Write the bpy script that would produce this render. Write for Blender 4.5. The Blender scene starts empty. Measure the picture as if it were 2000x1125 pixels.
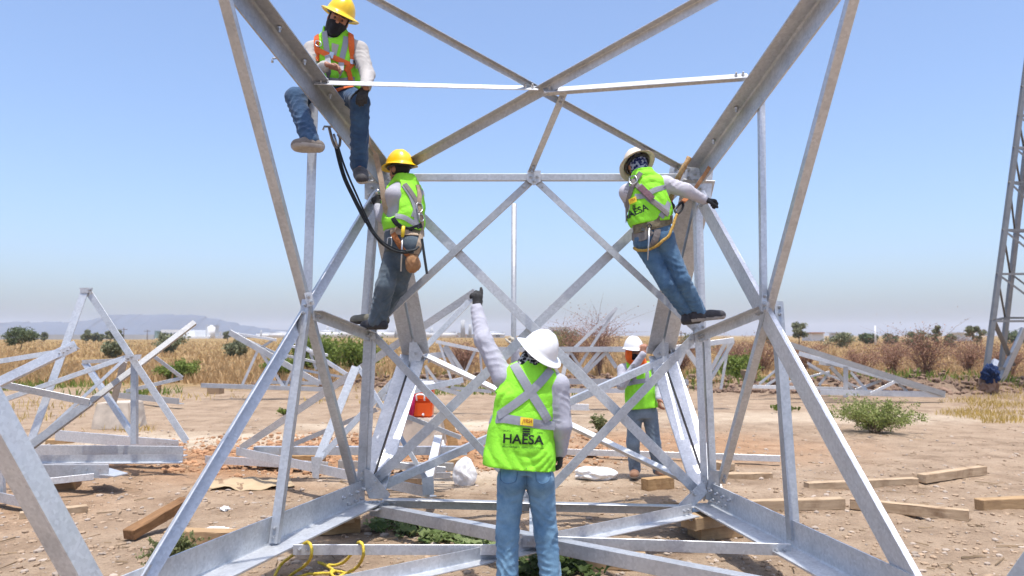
import bpy, bmesh, math, random
import numpy as np
from mathutils import Vector, Matrix
from mathutils.bvhtree import BVHTree
R = math.radians
rng = np.random.default_rng(11)
random.seed(11)
scene = bpy.context.scene
COL = scene.collection

# ------------------------------------------------------------------ camera
FPX, CH, HORIZON = 1500.0, 1.75, 655.0
HAZE = 0.00020
PITCH = math.atan((HORIZON - 562.5) / FPX)
cam_data = bpy.data.cameras.new('camera')
cam = bpy.data.objects.new('camera', cam_data); COL.objects.link(cam)
cam_data.sensor_width = 36.0
cam_data.lens = 36.0 * FPX / 2000.0
cam_data.clip_start = 0.05
cam_data.clip_end = 20000
cam.location = (0, 0, CH)
cam.rotation_euler = (R(90) + PITCH, 0, 0)
cam_data.dof.use_dof = True
cam_data.dof.focus_distance = 6.3
cam_data.dof.aperture_fstop = 2.2
scene.camera = cam

# ------------------------------------------------------------------ sky, sun, exposure
SUN_EL, SUN_AZ = R(80.5), R(168)          # azimuth clockwise from +Y (the way the camera looks)
world = bpy.data.worlds.new('World'); scene.world = world
world.use_nodes = True
wn = world.node_tree
bg = wn.nodes['Background']
sky = wn.nodes.new('ShaderNodeTexSky'); sky.sky_type = 'NISHITA'
sky.sun_disc = False
sky.sun_elevation = SUN_EL
sky.sun_rotation = SUN_AZ
sky.altitude = 0
sky.air_density = 0.85
sky.dust_density = 2.9
sky.ozone_density = 5.0
wn.links.new(sky.outputs[0], bg.inputs[0])
bg.inputs[1].default_value = 0.15
sun_data = bpy.data.lights.new('sun', 'SUN')
sun = bpy.data.objects.new('sun', sun_data); COL.objects.link(sun)
sun_data.energy = 2.85
sun_data.angle = R(0.53)
sun_data.color = (1.0, 0.96, 0.90)
SUN_DIR = Vector((math.sin(SUN_AZ) * math.cos(SUN_EL), math.cos(SUN_AZ) * math.cos(SUN_EL), math.sin(SUN_EL)))
sun.rotation_euler = SUN_DIR.to_track_quat('Z', 'Y').to_euler()
sun.location = (30, -30, 60)
scene.view_settings.view_transform = 'Standard'
scene.view_settings.look = 'None'
scene.view_settings.gamma = 1.0
scene.view_settings.exposure = 0.82
scene.view_settings.use_curve_mapping = False
scene.render.engine = 'CYCLES'
scene.cycles.use_denoising = True
scene.cycles.max_bounces = 6
scene.cycles.diffuse_bounces = 3
scene.cycles.glossy_bounces = 3
scene.cycles.transmission_bounces = 4
scene.cycles.volume_bounces = 2
scene.cycles.transparent_max_bounces = 8
scene.cycles.caustics_reflective = False
scene.cycles.caustics_refractive = False

# ------------------------------------------------------------------ helpers
CP, SP = math.cos(PITCH), math.sin(PITCH)
def ray(px, py):
    a = (px - 1000.0) / FPX; b = (562.5 - py) / FPX
    return Vector((a, CP - b * SP, SP + b * CP))
def P(px, py, d):
    """point seen at photo pixel (px, py) that stands d metres in front of the camera"""
    r = ray(px, py); k = d / r.y
    return Vector((r.x * k, d, CH + r.z * k))
def G(px, py, z=0.0):
    """point seen at photo pixel (px, py) at height z"""
    r = ray(px, py); k = (z - CH) / r.z
    return Vector((r.x * k, r.y * k, z))

def link(o):
    COL.objects.link(o); return o
def tag(o, label=None, cat=None, group=None, kind=None):
    if label: o['label'] = label
    if cat: o['category'] = cat
    if group: o['group'] = group
    if kind: o['kind'] = kind
    return o
def thing(name, loc, label, cat, group=None, rz=0.0):
    o = bpy.data.objects.new(name, None); link(o)
    o.empty_display_size = 0.1
    o.location = loc; o.rotation_euler = (0, 0, rz)
    return tag(o, label, cat, group)
def wpos(o):
    v = Vector((0, 0, 0))
    while o is not None:
        v += Vector(o.location); o = o.parent
    return v
def np_mesh(name, verts, faces, smooth=False):
    """faces: one (M,k) array or a list of them"""
    me = bpy.data.meshes.new(name)
    if not isinstance(faces, (list, tuple)) or (len(faces) and np.ndim(faces[0]) == 1): faces = [faces]
    faces = [np.asarray(f, dtype=np.int32) for f in faces if len(f) and np.size(f)]
    verts = np.asarray(verts, dtype=np.float32)
    me.vertices.add(len(verts)); me.vertices.foreach_set('co', verts.ravel())
    nl = sum(f.size for f in faces); npoly = sum(len(f) for f in faces)
    me.loops.add(nl); me.polygons.add(npoly)
    me.loops.foreach_set('vertex_index', np.concatenate([f.ravel() for f in faces]))
    tot = np.concatenate([np.full(len(f), f.shape[1], dtype=np.int32) for f in faces])
    st = np.concatenate([[0], np.cumsum(tot)[:-1]]).astype(np.int32)
    me.polygons.foreach_set('loop_start', st)
    try: me.polygons.foreach_set('loop_total', tot)
    except Exception: pass
    me.polygons.foreach_set('use_smooth', np.full(npoly, smooth))
    me.update(calc_edges=True)
    return me
def obj(name, me, mat, parent=None, loc=None):
    """links a mesh whose vertices are world positions; origin moved to loc (or to the parent)"""
    o = bpy.data.objects.new(name, me)
    if mat is not None:
        me.materials.clear(); me.materials.append(mat)
    base = wpos(parent) if parent is not None else Vector((0, 0, 0))
    if loc is None: loc = base
    loc = Vector(loc)
    if loc.length > 0: me.transform(Matrix.Translation(-loc))
    if parent is not None: o.parent = parent
    o.location = loc - base
    return link(o)
def bm_mesh(bm, name='mesh', smooth=False):
    me = bpy.data.meshes.new(name)
    bmesh.ops.recalc_face_normals(bm, faces=bm.faces)
    if smooth:
        for f in bm.faces: f.smooth = True
    bm.to_mesh(me); bm.free(); return me

def extrude_poly(poly, frame_o, ax_u, ax_v, axis, name='prism'):
    """poly: list of (u,v); swept from frame_o along axis"""
    n = len(poly)
    o = np.array(frame_o); U = np.array(ax_u); V = np.array(ax_v); A = np.array(axis)
    vs = [o + U * u + V * v for u, v in poly]
    vs = vs + [p + A for p in vs]
    bm = bmesh.new()
    bv = [bm.verts.new(p) for p in vs]
    bm.faces.new(bv[:n]); bm.faces.new(bv[n:][::-1])
    for i in range(n):
        j = (i + 1) % n
        bm.faces.new((bv[i], bv[i + n], bv[j + n], bv[j]))
    return bm_mesh(bm, name)
def frame(p0, p1, ha, hb):
    ax = (p1 - p0); L = ax.length; ax = ax / L
    a = Vector(ha) - ax * ax.dot(Vector(ha)); a.normalize()
    hb = Vector(hb)
    b = hb - ax * ax.dot(hb) - a * a.dot(hb)
    if b.length < 1e-4: b = ax.cross(a)
    b.normalize()
    return ax, a, b, L
def angle(parent, name, p0, p1, w, ha=(1, 0, 0), hb=(0, 0, 1), mat=None, t=None, w2=None, label=None):
    """a rolled steel angle with its heel on the line p0-p1 and legs along ha and hb"""
    p0, p1 = Vector(p0), Vector(p1)
    t = t or max(0.007, w * 0.09); w2 = w2 or w
    ax, a, b, L = frame(p0, p1, ha, hb)
    r = t * 0.9
    poly = [(0, 0), (w - t * .3, 0), (w, t * .3), (w, t), (t + r, t), (t + r * .3, t + r * .3), (t, t + r), (t, w2), (t * .3, w2), (0, w2 - t * .3)]
    me = extrude_poly(poly, p0, a, b, p1 - p0, name)
    o = obj(name, me, mat or MAT['galv'], parent, loc=p0)
    if label: o['label'] = label
    if name in ('brace', 'beam', 'post') and parent is not None and parent.name.startswith('steel_tower_section'):
        # bolt pairs near both ends, heads on the side of the wider leg that faces the camera
        for e, sg in ((p0, 1), (p1, -1)):
            q = [e + ax * sg * k + a * (w * .52) for k in (.045, .10)]
            out = -b if (Vector((0, 0, CH)) - e).dot(-b) > 0 else b
            bolts(o, [x + out * (t + .001 if out.dot(b) > 0 else .001) for x in q], out, .8)
    return o
def flat(parent, name, p0, p1, w, n, t=0.01, mat=None):
    """flat bar, width w, thin along n"""
    p0, p1 = Vector(p0), Vector(p1)
    ax, a, b, L = frame(p0, p1, n, (1, 0, 0) if abs(Vector(n).normalized().x) < .8 else (0, 1, 0))
    poly = [(-t / 2, -w / 2), (t / 2, -w / 2), (t / 2, w / 2), (-t / 2, w / 2)]
    return obj(name, extrude_poly(poly, p0, a, b, p1 - p0, name), mat or MAT['galv'], parent, loc=p0)
def plate(parent, name, pts, off, mat=None):
    """plate with outline pts (world, about planar), thickened by the vector off"""
    n = len(pts)
    bm = bmesh.new()
    v0 = [bm.verts.new(p) for p in pts]; v1 = [bm.verts.new(Vector(p) + Vector(off)) for p in pts]
    bm.faces.new(v0); bm.faces.new(v1[::-1])
    for i in range(n):
        j = (i + 1) % n
        bm.faces.new((v0[i], v1[i], v1[j], v0[j]))
    c = sum((Vector(p) for p in pts), Vector()) / n
    return obj(name, bm_mesh(bm, name), mat or MAT['galv'], parent, loc=c)
def tube_arrays(pts, radii, seg=8, cap=True):
    pts = [Vector(p) for p in pts]
    n = len(pts)
    if not hasattr(radii, '__len__'): radii = [radii] * n
    vs, fs = [], []
    prev = None
    for i, p in enumerate(pts):
        t = (pts[min(i + 1, n - 1)] - pts[max(i - 1, 0)])
        if t.length < 1e-9: t = Vector((0, 0, 1))
        t.normalize()
        if prev is None:
            u = t.cross(Vector((0, 0, 1)) if abs(t.z) < .9 else Vector((1, 0, 0)))
        else:
            u = prev - t * t.dot(prev)
        u.normalize(); prev = u
        w = t.cross(u)
        for k in range(seg):
            an = 2 * math.pi * k / seg
            vs.append(p + (u * math.cos(an) + w * math.sin(an)) * radii[i])
    for i in range(n - 1):
        for k in range(seg):
            k2 = (k + 1) % seg
            fs.append((i * seg + k, i * seg + k2, (i + 1) * seg + k2, (i + 1) * seg + k))
    tris = []
    if cap:
        vs.append(pts[0]); c0 = len(vs) - 1
        vs.append(pts[-1]); c1 = len(vs) - 1
        for k in range(seg):
            k2 = (k + 1) % seg
            tris.append((c0, k2, k)); tris.append((c1, (n - 1) * seg + k, (n - 1) * seg + k2))
    return vs, fs, tris
def tube(parent, name, pts, radii, mat, seg=8, loc=None):
    vs, fs, tr = tube_arrays(pts, radii, seg)
    return obj(name, np_mesh(name, [tuple(v) for v in vs], [fs, tr], True), mat, parent, loc=loc if loc is not None else Vector(pts[0]))
def smooth_path(pts, n=8):
    """Catmull-Rom"""
    pts = [Vector(p) for p in pts]
    out = []
    q = [pts[0] * 2 - pts[1]] + pts + [pts[-1] * 2 - pts[-2]]
    for i in range(1, len(q) - 2):
        a, b, c, d = q[i - 1], q[i], q[i + 1], q[i + 2]
        for k in range(n):
            t = k / n
            out.append(0.5 * ((2 * b) + (c - a) * t + (2 * a - 5 * b + 4 * c - d) * t * t + (3 * b - a - 3 * c + d) * t ** 3))
    out.append(pts[-1]); return out

# ------------------------------------------------------------------ materials
MAT = {}
class NT:
    def __init__(s, name):
        s.m = bpy.data.materials.new(name); s.m.use_nodes = True
        s.t = s.m.node_tree; s.b = s.t.nodes['Principled BSDF']; s.out = s.t.nodes['Material Output']
    def n(s, typ, **kw):
        x = s.t.nodes.new(typ)
        for k, v in kw.items():
            if k.startswith('_'): setattr(x, k[1:], v)
            else: x.inputs[k.replace('__', ' ')].default_value = v
        return x
    def l(s, a, b): s.t.links.new(a, b)
    def pos(s, obj_space=True):
        return s.n('ShaderNodeTexCoord').outputs['Object'] if obj_space else s.n('ShaderNodeNewGeometry').outputs['Position']
    def noise(s, vec, scale, detail=4, rough=.55, dist=0.0):
        x = s.n('ShaderNodeTexNoise', Scale=scale, Detail=detail, Roughness=rough, Distortion=dist); s.l(vec, x.inputs['Vector']); return x.outputs['Fac']
    def ramp(s, fac, stops, interp='LINEAR'):
        x = s.n('ShaderNodeValToRGB'); r = x.color_ramp; r.interpolation = interp
        while len(r.elements) < len(stops): r.elements.new(.5)
        for e, (p, c) in zip(r.elements, stops):
            e.position = p; e.color = (*c, 1) if len(c) == 3 else c
        s.l(fac, x.inputs['Fac']); return x.outputs['Color']
    def mix(s, fac, a, b, mode='MIX'):
        x = s.n('ShaderNodeMix', _data_type='RGBA', _blend_type=mode)
        for sock, v in ((x.inputs[0], fac), (x.inputs[6], a), (x.inputs[7], b)):
            if hasattr(v, 'is_linked') or hasattr(v, 'links'): s.l(v, sock)
            else: sock.default_value = v if not isinstance(v, tuple) or len(v) == 4 else (*v, 1)
        return x.outputs[2]
    def math(s, op, a, b=None, clamp=False):
        x = s.n('ShaderNodeMath', _operation=op, _use_clamp=clamp)
        for i, v in enumerate((a, b)):
            if v is None: continue
            if hasattr(v, 'links'): s.l(v, x.inputs[i])
            else: x.inputs[i].default_value = v
        return x.outputs[0]
    def bump(s, h, strength=.3, dist=.01):
        x = s.n('ShaderNodeBump', Strength=strength, Distance=dist); s.l(h, x.inputs['Height']); s.l(x.outputs[0], s.b.inputs['Normal'])
    def set(s, **kw):
        names = {'col': 'Base Color', 'rough': 'Roughness', 'metal': 'Metallic', 'spec': 'Specular IOR Level', 'coat': 'Coat Weight', 'sheen': 'Sheen Weight', 'alpha': 'Alpha', 'trans': 'Transmission Weight'}
        for k, v in kw.items():
            i = s.b.inputs[names[k]]
            if hasattr(v, 'links'): s.l(v, i)
            else: i.default_value = (*v, 1) if isinstance(v, tuple) and len(v) == 3 else v
        return s

def simple(name, col, rough=.6, metal=0., var=.12, scale=14., bump=0., bscale=60., spec=.4, sheen=0.):
    k = NT(name); v = k.pos()
    f = k.noise(v, scale, 5)
    c = k.ramp(f, [(.3, tuple(x * (1 - var) for x in col)), (.7, tuple(min(1, x * (1 + var)) for x in col))])
    k.set(col=c, rough=rough, metal=metal, spec=spec, sheen=sheen)
    if bump: k.bump(k.noise(v, bscale, 4), bump, .01)
    MAT[name] = k.m; return k.m

def galv(name, tone, metal=.55, rough=.42):
    k = NT(name); v = k.pos(False)
    rnd = k.n('ShaderNodeObjectInfo').outputs['Random']
    vor = k.n('ShaderNodeTexVoronoi', Scale=55.0); k.l(v, vor.inputs['Vector'])
    sp = k.ramp(vor.outputs['Color'], [(0., (.78,) * 3), (1., (1.0,) * 3)])
    big = k.ramp(k.noise(v, 3.2, 6, .65), [(.3, (.76, .77, .79)), (.5, (.95, .95, .96)), (.75, (1, 1, 1))])
    ob = k.ramp(rnd, [(0., tuple(x * .74 for x in tone)), (1., tuple(min(1, x * 1.12) for x in tone))])
    c = k.mix(1.0, k.mix(1.0, ob, sp, 'MULTIPLY'), big, 'MULTIPLY')
    st = k.n('ShaderNodeMapping'); st.inputs['Scale'].default_value = (1, 1, .15); k.l(v, st.inputs['Vector'])
    dirt = k.ramp(k.noise(st.outputs[0], 22, 6, .7), [(.58, (0, 0, 0)), (.74, (1, 1, 1))])
    c = k.mix(k.math('MULTIPLY', dirt, .25), c, (.42, .41, .39))
    k.set(col=c, metal=metal, spec=.5)
    rr = k.n('ShaderNodeMapRange'); rr.inputs['To Min'].default_value = rough - .1; rr.inputs['To Max'].default_value = rough + .16
    k.l(k.noise(v, 9, 5, .6), rr.inputs['Value']); k.l(rr.outputs[0], k.b.inputs['Roughness'])
    k.bump(k.noise(v, 38, 4, .6), .10, .006)
    MAT[name] = k.m
galv('galv', (.68, .70, .72), .55, .42)
galv('galv_sunlit', (.78, .80, .81), .4, .40)  # same steel as galv, lightened: sunlight on the bars put into the colour
galv('galv_dull', (.52, .52, .51), .6, .48)
galv('steel_dark', (.27, .27, .265), .5, .5)
simple('bolt', (.52, .53, .54), .4, .7, .2, 40)

def wood(name, light, dark):
    k = NT(name); v = k.pos()
    mp = k.n('ShaderNodeMapping'); mp.inputs['Scale'].default_value = (1.2, 14, 14); k.l(v, mp.inputs['Vector'])
    g = k.noise(mp.outputs[0], 3.2, 8, .65, .6)
    rnd = k.n('ShaderNodeObjectInfo').outputs['Random']
    c = k.ramp(g, [(.28, dark), (.5, tuple((a + b) / 2 for a, b in zip(light, dark))), (.68, light)])
    st = k.ramp(k.noise(v, 5.5, 6, .7), [(.5, (1, 1, 1)), (.72, (.45, .36, .28))])
    c = k.mix(.8, c, st, 'MULTIPLY')
    c = k.mix(k.math('MULTIPLY', rnd, .55), c, (.40, .31, .21))
    k.set(col=c, rough=.85, spec=.2)
    k.bump(g, .5, .006)
    MAT[name] = k.m
wood('wood', (.50, .32, .15), (.27, .145, .055))
wood('wood_pale', (.56, .42, .28), (.36, .245, .145))
wood('wood_dark', (.30, .16, .07), (.14, .07, .03))
simple('concrete', (.50, .43, .35), .9, 0, .18, 6, .3, 40)
simple('plastic_white', (.80, .80, .78), .45, 0, .05, 9)
simple('orange_plastic', (.85, .12, .015), .4, 0, .06, 5)
simple('rope_gold', (.50, .31, .07), .75, 0, .35, 60, .6, 160)
simple('rope_yellow', (.62, .46, .05), .75, 0, .35, 60, .6, 160)
simple('rope_tan', (.42, .27, .13), .85, 0, .35, 60, .6, 160)
simple('cardboard', (.44, .33, .20), .9, 0, .1, 5)
simple('pink_cloth', (.50, .02, .11), .85, 0, .25, 25, .3, 40)
simple('blue_cloth', (.004, .02, .075), .85, 0, .3, 12, .4, 30)
# ------------------------------------------------------------------ ground
def hnoise(x, y):
    """cheap smooth height noise (metres) for arrays"""
    h = .010 * np.sin(x * 2.3 + 1.3 * np.sin(y * 1.7)) * np.sin(y * 2.9 + 1.1 * np.sin(x * 1.1 + 2))
    h += .007 * np.sin(x * 6.1 + 2 * np.sin(y * 3.3 + 1)) * np.sin(y * 7.3 + 2 * np.sin(x * 4.1))
    h += .005 * np.sin(x * 17.0 + 2.5 * np.sin(y * 9.1)) * np.sin(y * 15.0 + 2.1 * np.sin(x * 12.7))
    return h
MOUNDS = [(6.2, 24.0, 1.9, .9, .42), (9.5, 22.8, 2.8, 1.0, .38), (13.0, 23.0, 2.6, 1.0, .38), (16.0, 24.5, 2.6, 1.3, .32),
          (3.0, 26.0, 2.5, 1.2, .35), (-2.0, 25.5, 3.0, 1.3, .35), (-6.0, 27.0, 3.2, 1.3, .3), (-3.0, 31.0, 3.0, 1.2, .4), (7.0, 29.0, 5.0, 1.2, .3),
          (-3.2, 11.8, 1.6, 1.2, .07), (-1.0, 12.8, 2.2, 1.2, .08), (0.8, 12.5, 1.8, 1.0, .06)]
def height(x, y):
    h = hnoise(x, y)
    for mx, my, sx, sy, a in MOUNDS:
        e = np.exp(-((x - mx) / sx) ** 2 - ((y - my) / sy) ** 2)
        h = h + a * e * (1 + .28 * np.sin(x * 5.3 + y * 3) * np.sin(y * 6.1 - x * 2.2) + .15 * np.sin(x * 13 + 1) * np.sin(y * 12))
    for x0, y0, x1, y1 in ((2.5, 8.2, 16.0, 15.2), (2.9, 7.0, 17.0, 14.0), (-9.0, 13.6, 6.0, 14.4), (-9.0, 15.2, 6.0, 16.2)):   # wheel ruts
        L = math.hypot(x1 - x0, y1 - y0); t = ((x - x0) * (x1 - x0) + (y - y0) * (y1 - y0)) / L; dd = np.abs((x - x0) * (y1 - y0) - (y - y0) * (x1 - x0)) / L + .05 * np.sin(t * .9)
        on = np.clip(t, 0, 1) * np.clip(L - t, 0, 1)
        h = h + on * (-.030 * np.exp(-(dd / .11) ** 2) * (1 + .35 * np.sin(t * 42)) + .016 * np.exp(-((dd - .22) / .08) ** 2))
    far = np.clip((np.hypot(x, y) - 60) / 40, 0, 1)
    return h * (1 - far)
def gz(x, y): return float(height(np.array([x]), np.array([y]))[0])

front = np.deg2rad(np.arange(-48, 48.01, .36))
rest = np.deg2rad(np.arange(54, 312.0, 6))
az = np.concatenate([front, rest])
rr = [0.4]
while rr[-1] < 34: rr.append(rr[-1] * 1.0125 + .002)
while rr[-1] < 5200: rr.append(rr[-1] * 1.09)
rr = np.array(rr)
A, RR = np.meshgrid(az, rr)
X = RR * np.sin(A); Y = RR * np.cos(A)
Z = height(X, Y)
vs = np.stack([X, Y, Z], -1).reshape(-1, 3)
na, nr = len(az), len(rr)
i, j = np.meshgrid(np.arange(nr - 1), np.arange(na), indexing='ij')
j2 = (j + 1) % na
q = np.stack([i * na + j, (i + 1) * na + j, (i + 1) * na + j2, i * na + j2], -1).reshape(-1, 4)
vs = np.vstack([vs, [[0, 0, float(height(np.array([0.]), np.array([0.]))[0])]]])
ctr = len(vs) - 1
tri = np.stack([np.full(na, ctr), np.arange(na), (np.arange(na) + 1) % na], -1)
q = q[:, ::-1]

k = NT('dirt'); v = k.pos(False)
sep = k.n('ShaderNodeSeparateXYZ'); k.l(v, sep.inputs[0])
sx, sy = sep.outputs[0], sep.outputs[1]
def blob(cx, cy, rx, ry, soft=.5):
    a = k.math('MULTIPLY', k.math('SUBTRACT', sx, cx), 1 / rx); b = k.math('MULTIPLY', k.math('SUBTRACT', sy, cy), 1 / ry)
    d = k.math('SQRT', k.math('ADD', k.math('MULTIPLY', a, a), k.math('MULTIPLY', b, b)))
    d = k.math('ADD', d, k.math('MULTIPLY', k.math('SUBTRACT', warp, .5), 1.3))
    r = k.n('ShaderNodeMapRange'); r.inputs['From Min'].default_value = 1 + soft; r.inputs['From Max'].default_value = 1 - soft
    k.l(d, r.inputs['Value']); return r.outputs[0]
warp = k.noise(v, .55, 6, .6)
fine = k.noise(v, 26, 8, .7); mid = k.noise(v, 2.1, 7, .62); big = k.noise(v, .33, 5, .6)
base = k.ramp(mid, [(.25, (.235, .163, .108)), (.47, (.362, .265, .182)), (.74, (.455, .345, .245))])
red = k.ramp(k.noise(v, 3.5, 8, .7), [(.3, (.25, .125, .06)), (.52, (.44, .245, .125)), (.72, (.56, .345, .20))])
pale = k.ramp(mid, [(.3, (.48, .38, .27)), (.7, (.62, .52, .40))])
grassy = k.ramp(k.noise(v, 1.3, 8, .7), [(.25, (.13, .11, .05)), (.45, (.27, .18, .07)), (.6, (.36, .24, .10)), (.8, (.42, .30, .15))])
rm = k.math('MAXIMUM', blob(-2.6, 11.6, 3.6, 2.0), k.math('MULTIPLY', blob(2.8, 12.3, 2.2, 1.6), .6))
rm = k.math('MAXIMUM', rm, k.math('MULTIPLY', blob(-6.5, 8.5, 2.5, 2.2), .35))
c = k.mix(rm, base, red)
pm = k.math('MAXIMUM', blob(-5.2, 12.8, 2.4, 1.1, .35), blob(-1.2, 14.8, 2.6, .9, .35))
pm = k.math('MAXIMUM', pm, k.math('MULTIPLY', blob(-.6, 9.6, 1.6, .6, .5), .9))
pm = k.math('MAXIMUM', pm, k.math('MULTIPLY', blob(6.5, 16.5, 4.5, 1.0, .5), .7))
c = k.mix(pm, c, pale)
c = k.mix(k.math('MULTIPLY', k.math('MAXIMUM', blob(11.5, 23.2, 5.5, 1.6, .4), blob(0, 26, 9, 1.8, .4)), .85), c, k.ramp(fine, [(.3, (.10, .065, .045)), (.7, (.24, .165, .115))]))
gm = k.n('ShaderNodeMapRange'); gm.inputs['From Min'].default_value = 23.5; gm.inputs['From Max'].default_value = 29
k.l(k.math('ADD', sy, k.math('MULTIPLY', k.math('SUBTRACT', warp, .5), 9)), gm.inputs['Value'])
c = k.mix(gm.outputs[0], c, grassy)
gr = k.ramp(fine, [(.3, (.50, .48, .46)), (.48, (.95, .95, .95)), (.72, (1.0, 1.0, 1.0))])
c = k.mix(.8, c, gr, 'MULTIPLY')
grit = k.ramp(k.noise(v, 85, 5, .75), [(.34, (.62, .60, .58)), (.5, (1, 1, 1)), (.66, (1.0, 1.0, 1.0))])
c = k.mix(.7, c, grit, 'MULTIPLY')
stn = k.ramp(k.noise(v, .9, 6, .7, 1.2), [(.36, (.74, .72, .70)), (.5, (1, 1, 1))])
c = k.mix(.75, c, stn, 'MULTIPLY')
spk = k.n('ShaderNodeTexVoronoi', Scale=38.0); k.l(v, spk.inputs['Vector'])
sm = k.ramp(spk.outputs['Distance'], [(.09, (1, 1, 1)), (.16, (0, 0, 0))])
sel = k.ramp(k.noise(v, 9, 3), [(.55, (0, 0, 0)), (.62, (1, 1, 1))])
c = k.mix(k.math('MULTIPLY', k.math('MULTIPLY', sm, sel), .7), c, (.62, .56, .48))
k.set(col=c, rough=.95, spec=.12)
hh = k.math('ADD', k.math('MULTIPLY', fine, .5), k.math('ADD', k.math('MULTIPLY', k.noise(v, 8, 8, .75), 1.0), k.math('MULTIPLY', k.noise(v, 70, 4, .7), .25)))
k.bump(hh, .9, .035)
MAT['dirt'] = k.m
ground = tag(obj('ground', np_mesh('ground', vs, [q, tri], True), MAT['dirt']), 'dry brown dirt ground running out to the stubble field', None, None, 'structure')

# ---- loose stones and clods
def scatter_stones(name, label, n, region, smin, smax, mat, kind='stuff', flatten=.6, power=2.2):
    bm = bmesh.new(); bmesh.ops.create_icosphere(bm, subdivisions=1, radius=1.0)
    bv = np.array([v.co[:] for v in bm.verts]); bf = np.array([[v.index for v in f.verts] for f in bm.faces]); bm.free()
    xy = region(n); n = len(xy)
    s = smin + (smax - smin) * rng.random(n) ** power * 1.0
    V = np.repeat(bv[None], n, 0) * (1 + .35 * (rng.random((n, len(bv), 1)) - .5))
    V *= (np.stack([.7 + .7 * rng.random(n), .7 + .7 * rng.random(n), flatten * (.6 + .8 * rng.random(n))], -1) * s[:, None])[:, None, :]
    a = rng.random(n) * 6.28; ca, sa = np.cos(a)[:, None], np.sin(a)[:, None]
    x, y = V[..., 0] * ca - V[..., 1] * sa, V[..., 0] * sa + V[..., 1] * ca
    z0 = height(xy[:, 0], xy[:, 1])
    V = np.stack([x + xy[:, :1], y + xy[:, 1:], V[..., 2] + (z0 + s * .12)[:, None]], -1)
    F = (bf[None] + (np.arange(n) * len(bv))[:, None, None]).reshape(-1, 3)
    return tag(obj(name, np_mesh(name, V.reshape(-1, 3), F), mat), label, 'stones' if 'stone' in name else 'clods', None, kind)
def reg(dmin, dmax, spread=.78, p=1.0, cond=None):
    def f(n):
        u = rng.random(n * 2)
        d = 1 / (1 / dmin + (1 / dmax - 1 / dmin) * u ** p)
        x = (rng.random(n * 2) * 2 - 1) * d * spread
        xy = np.stack([x, d], -1)
        if cond is not None: xy = xy[cond(xy[:, 0], xy[:, 1])]
        return xy[:n]
    return f
simple('stone', (.38, .31, .25), .95, 0, .35, 3.0, .5, 30)
simple('clod', (.37, .205, .11), .97, 0, .4, 2.0, .6, 25)
simple('clod_grey', (.34, .245, .165), .97, 0, .35, 2.0, .6, 25)
simple('clod_dark', (.20, .13, .09), .97, 0, .4, 2.0, .6, 25)
scatter_stones('small_stones', 'small pale stones strewn over the bare dirt', 4200, reg(4.4, 24), .006, .035, MAT['stone'], power=3.0)
scatter_stones('earth_clods', 'reddish earth clods on the dug soil behind the frame', 9000, reg(8.6, 16, .7, 1, lambda x, y: (((x + 2.2) / 4.2) ** 2 + ((y - 11.8) / 2.2) ** 2 + rng.random(len(x)) * .5 < 1.1)), .006, .055, MAT['clod'], flatten=.75, power=3.2)
scatter_stones('spoil_heap_clods', 'dark clods of the dug spoil heaps before the field', 5200, reg(21.5, 27, .85, 1, lambda x, y: height(x, y) > .10), .02, .13, MAT['clod_dark'], flatten=.7, power=2.0)
scatter_stones('dirt_crumbs', 'crumbs of grey dirt around the timber beams', 9000, reg(4.3, 15), .004, .032, MAT['clod_grey'], power=2.6)

XP, XN, YP, YN, ZP, ZN = (1, 0, 0), (-1, 0, 0), (0, 1, 0), (0, -1, 0), (0, 0, 1), (0, 0, -1)
bolt_me = None
def bolt_mesh():
    bm = bmesh.new()
    bmesh.ops.create_cone(bm, cap_ends=True, segments=6, radius1=.017, radius2=.017, depth=.016, matrix=Matrix.Translation((0, 0, .008)))
    bmesh.ops.create_cone(bm, cap_ends=True, segments=8, radius1=.010, radius2=.009, depth=.022, matrix=Matrix.Translation((0, 0, .026)))
    me = bm_mesh(bm, 'bolt'); me.materials.append(MAT['bolt']); return me
bolt_me = bolt_mesh()
def bolts(parent, pts, n, scale=1.0):
    q = Vector(n).to_track_quat('Z', 'Y').to_euler()
    base = wpos(parent)
    for p in pts:
        o = bpy.data.objects.new('bolt', bolt_me); o.parent = parent
        o.location = Vector(p) - base; o.rotation_euler = q; o.scale = (scale,) * 3; link(o)
# ------------------------------------------------------------------ main tower section
T = thing('steel_tower_section', P(1050, 985, 6.9) * 1.0, 'large grey galvanized tower section of X braced angles that the men climb', 'tower section')
T.location.z = 0.0
XP, XN, YP, YN, ZP, ZN = (1, 0, 0), (-1, 0, 0), (0, 1, 0), (0, -1, 0), (0, 0, 1), (0, 0, -1)
BL, BR, TL, TR = P(708, 978, 6.9), P(1388, 982, 6.9), P(735, 318, 6.9), P(1374, 318, 6.9)
AL, AR = P(812, 692, 8.2), P(1287, 692, 8.2)
NBL, NBR = P(229, 1196, 4.05), P(1849, 1222, 3.95)
NTL, NTR = P(318, -222, 4.15), P(1762, -222, 4.15)
W = .20
# chords
cL = angle(T, 'chord', BL + Vector((0.0, .02, -.02)), NBL + (NBL - BL) * .35 + Vector((0, 0, -.02)), W, ZP, XP, t=.016, label='lower chord angle resting on timbers at left')
cR = angle(T, 'chord', BR + Vector((0.0, .02, -.02)), NBR + (NBR - BR) * .35 + Vector((0, 0, -.02)), W, ZP, XN, t=.016, label='lower chord angle resting on timbers at right')
tL = angle(T, 'chord', TL + (TL - NTL) * .02, NTL + (NTL - TL) * .3, .125, XP, ZN, t=.016, w2=.19, label='raised main chord the seated man straddles')
tR = angle(T, 'chord', TR + (TR - NTR) * .02, NTR + (NTR - TR) * .3, .14, XN, ZN, t=.016, w2=.19, label='raised main chord at right')
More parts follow.
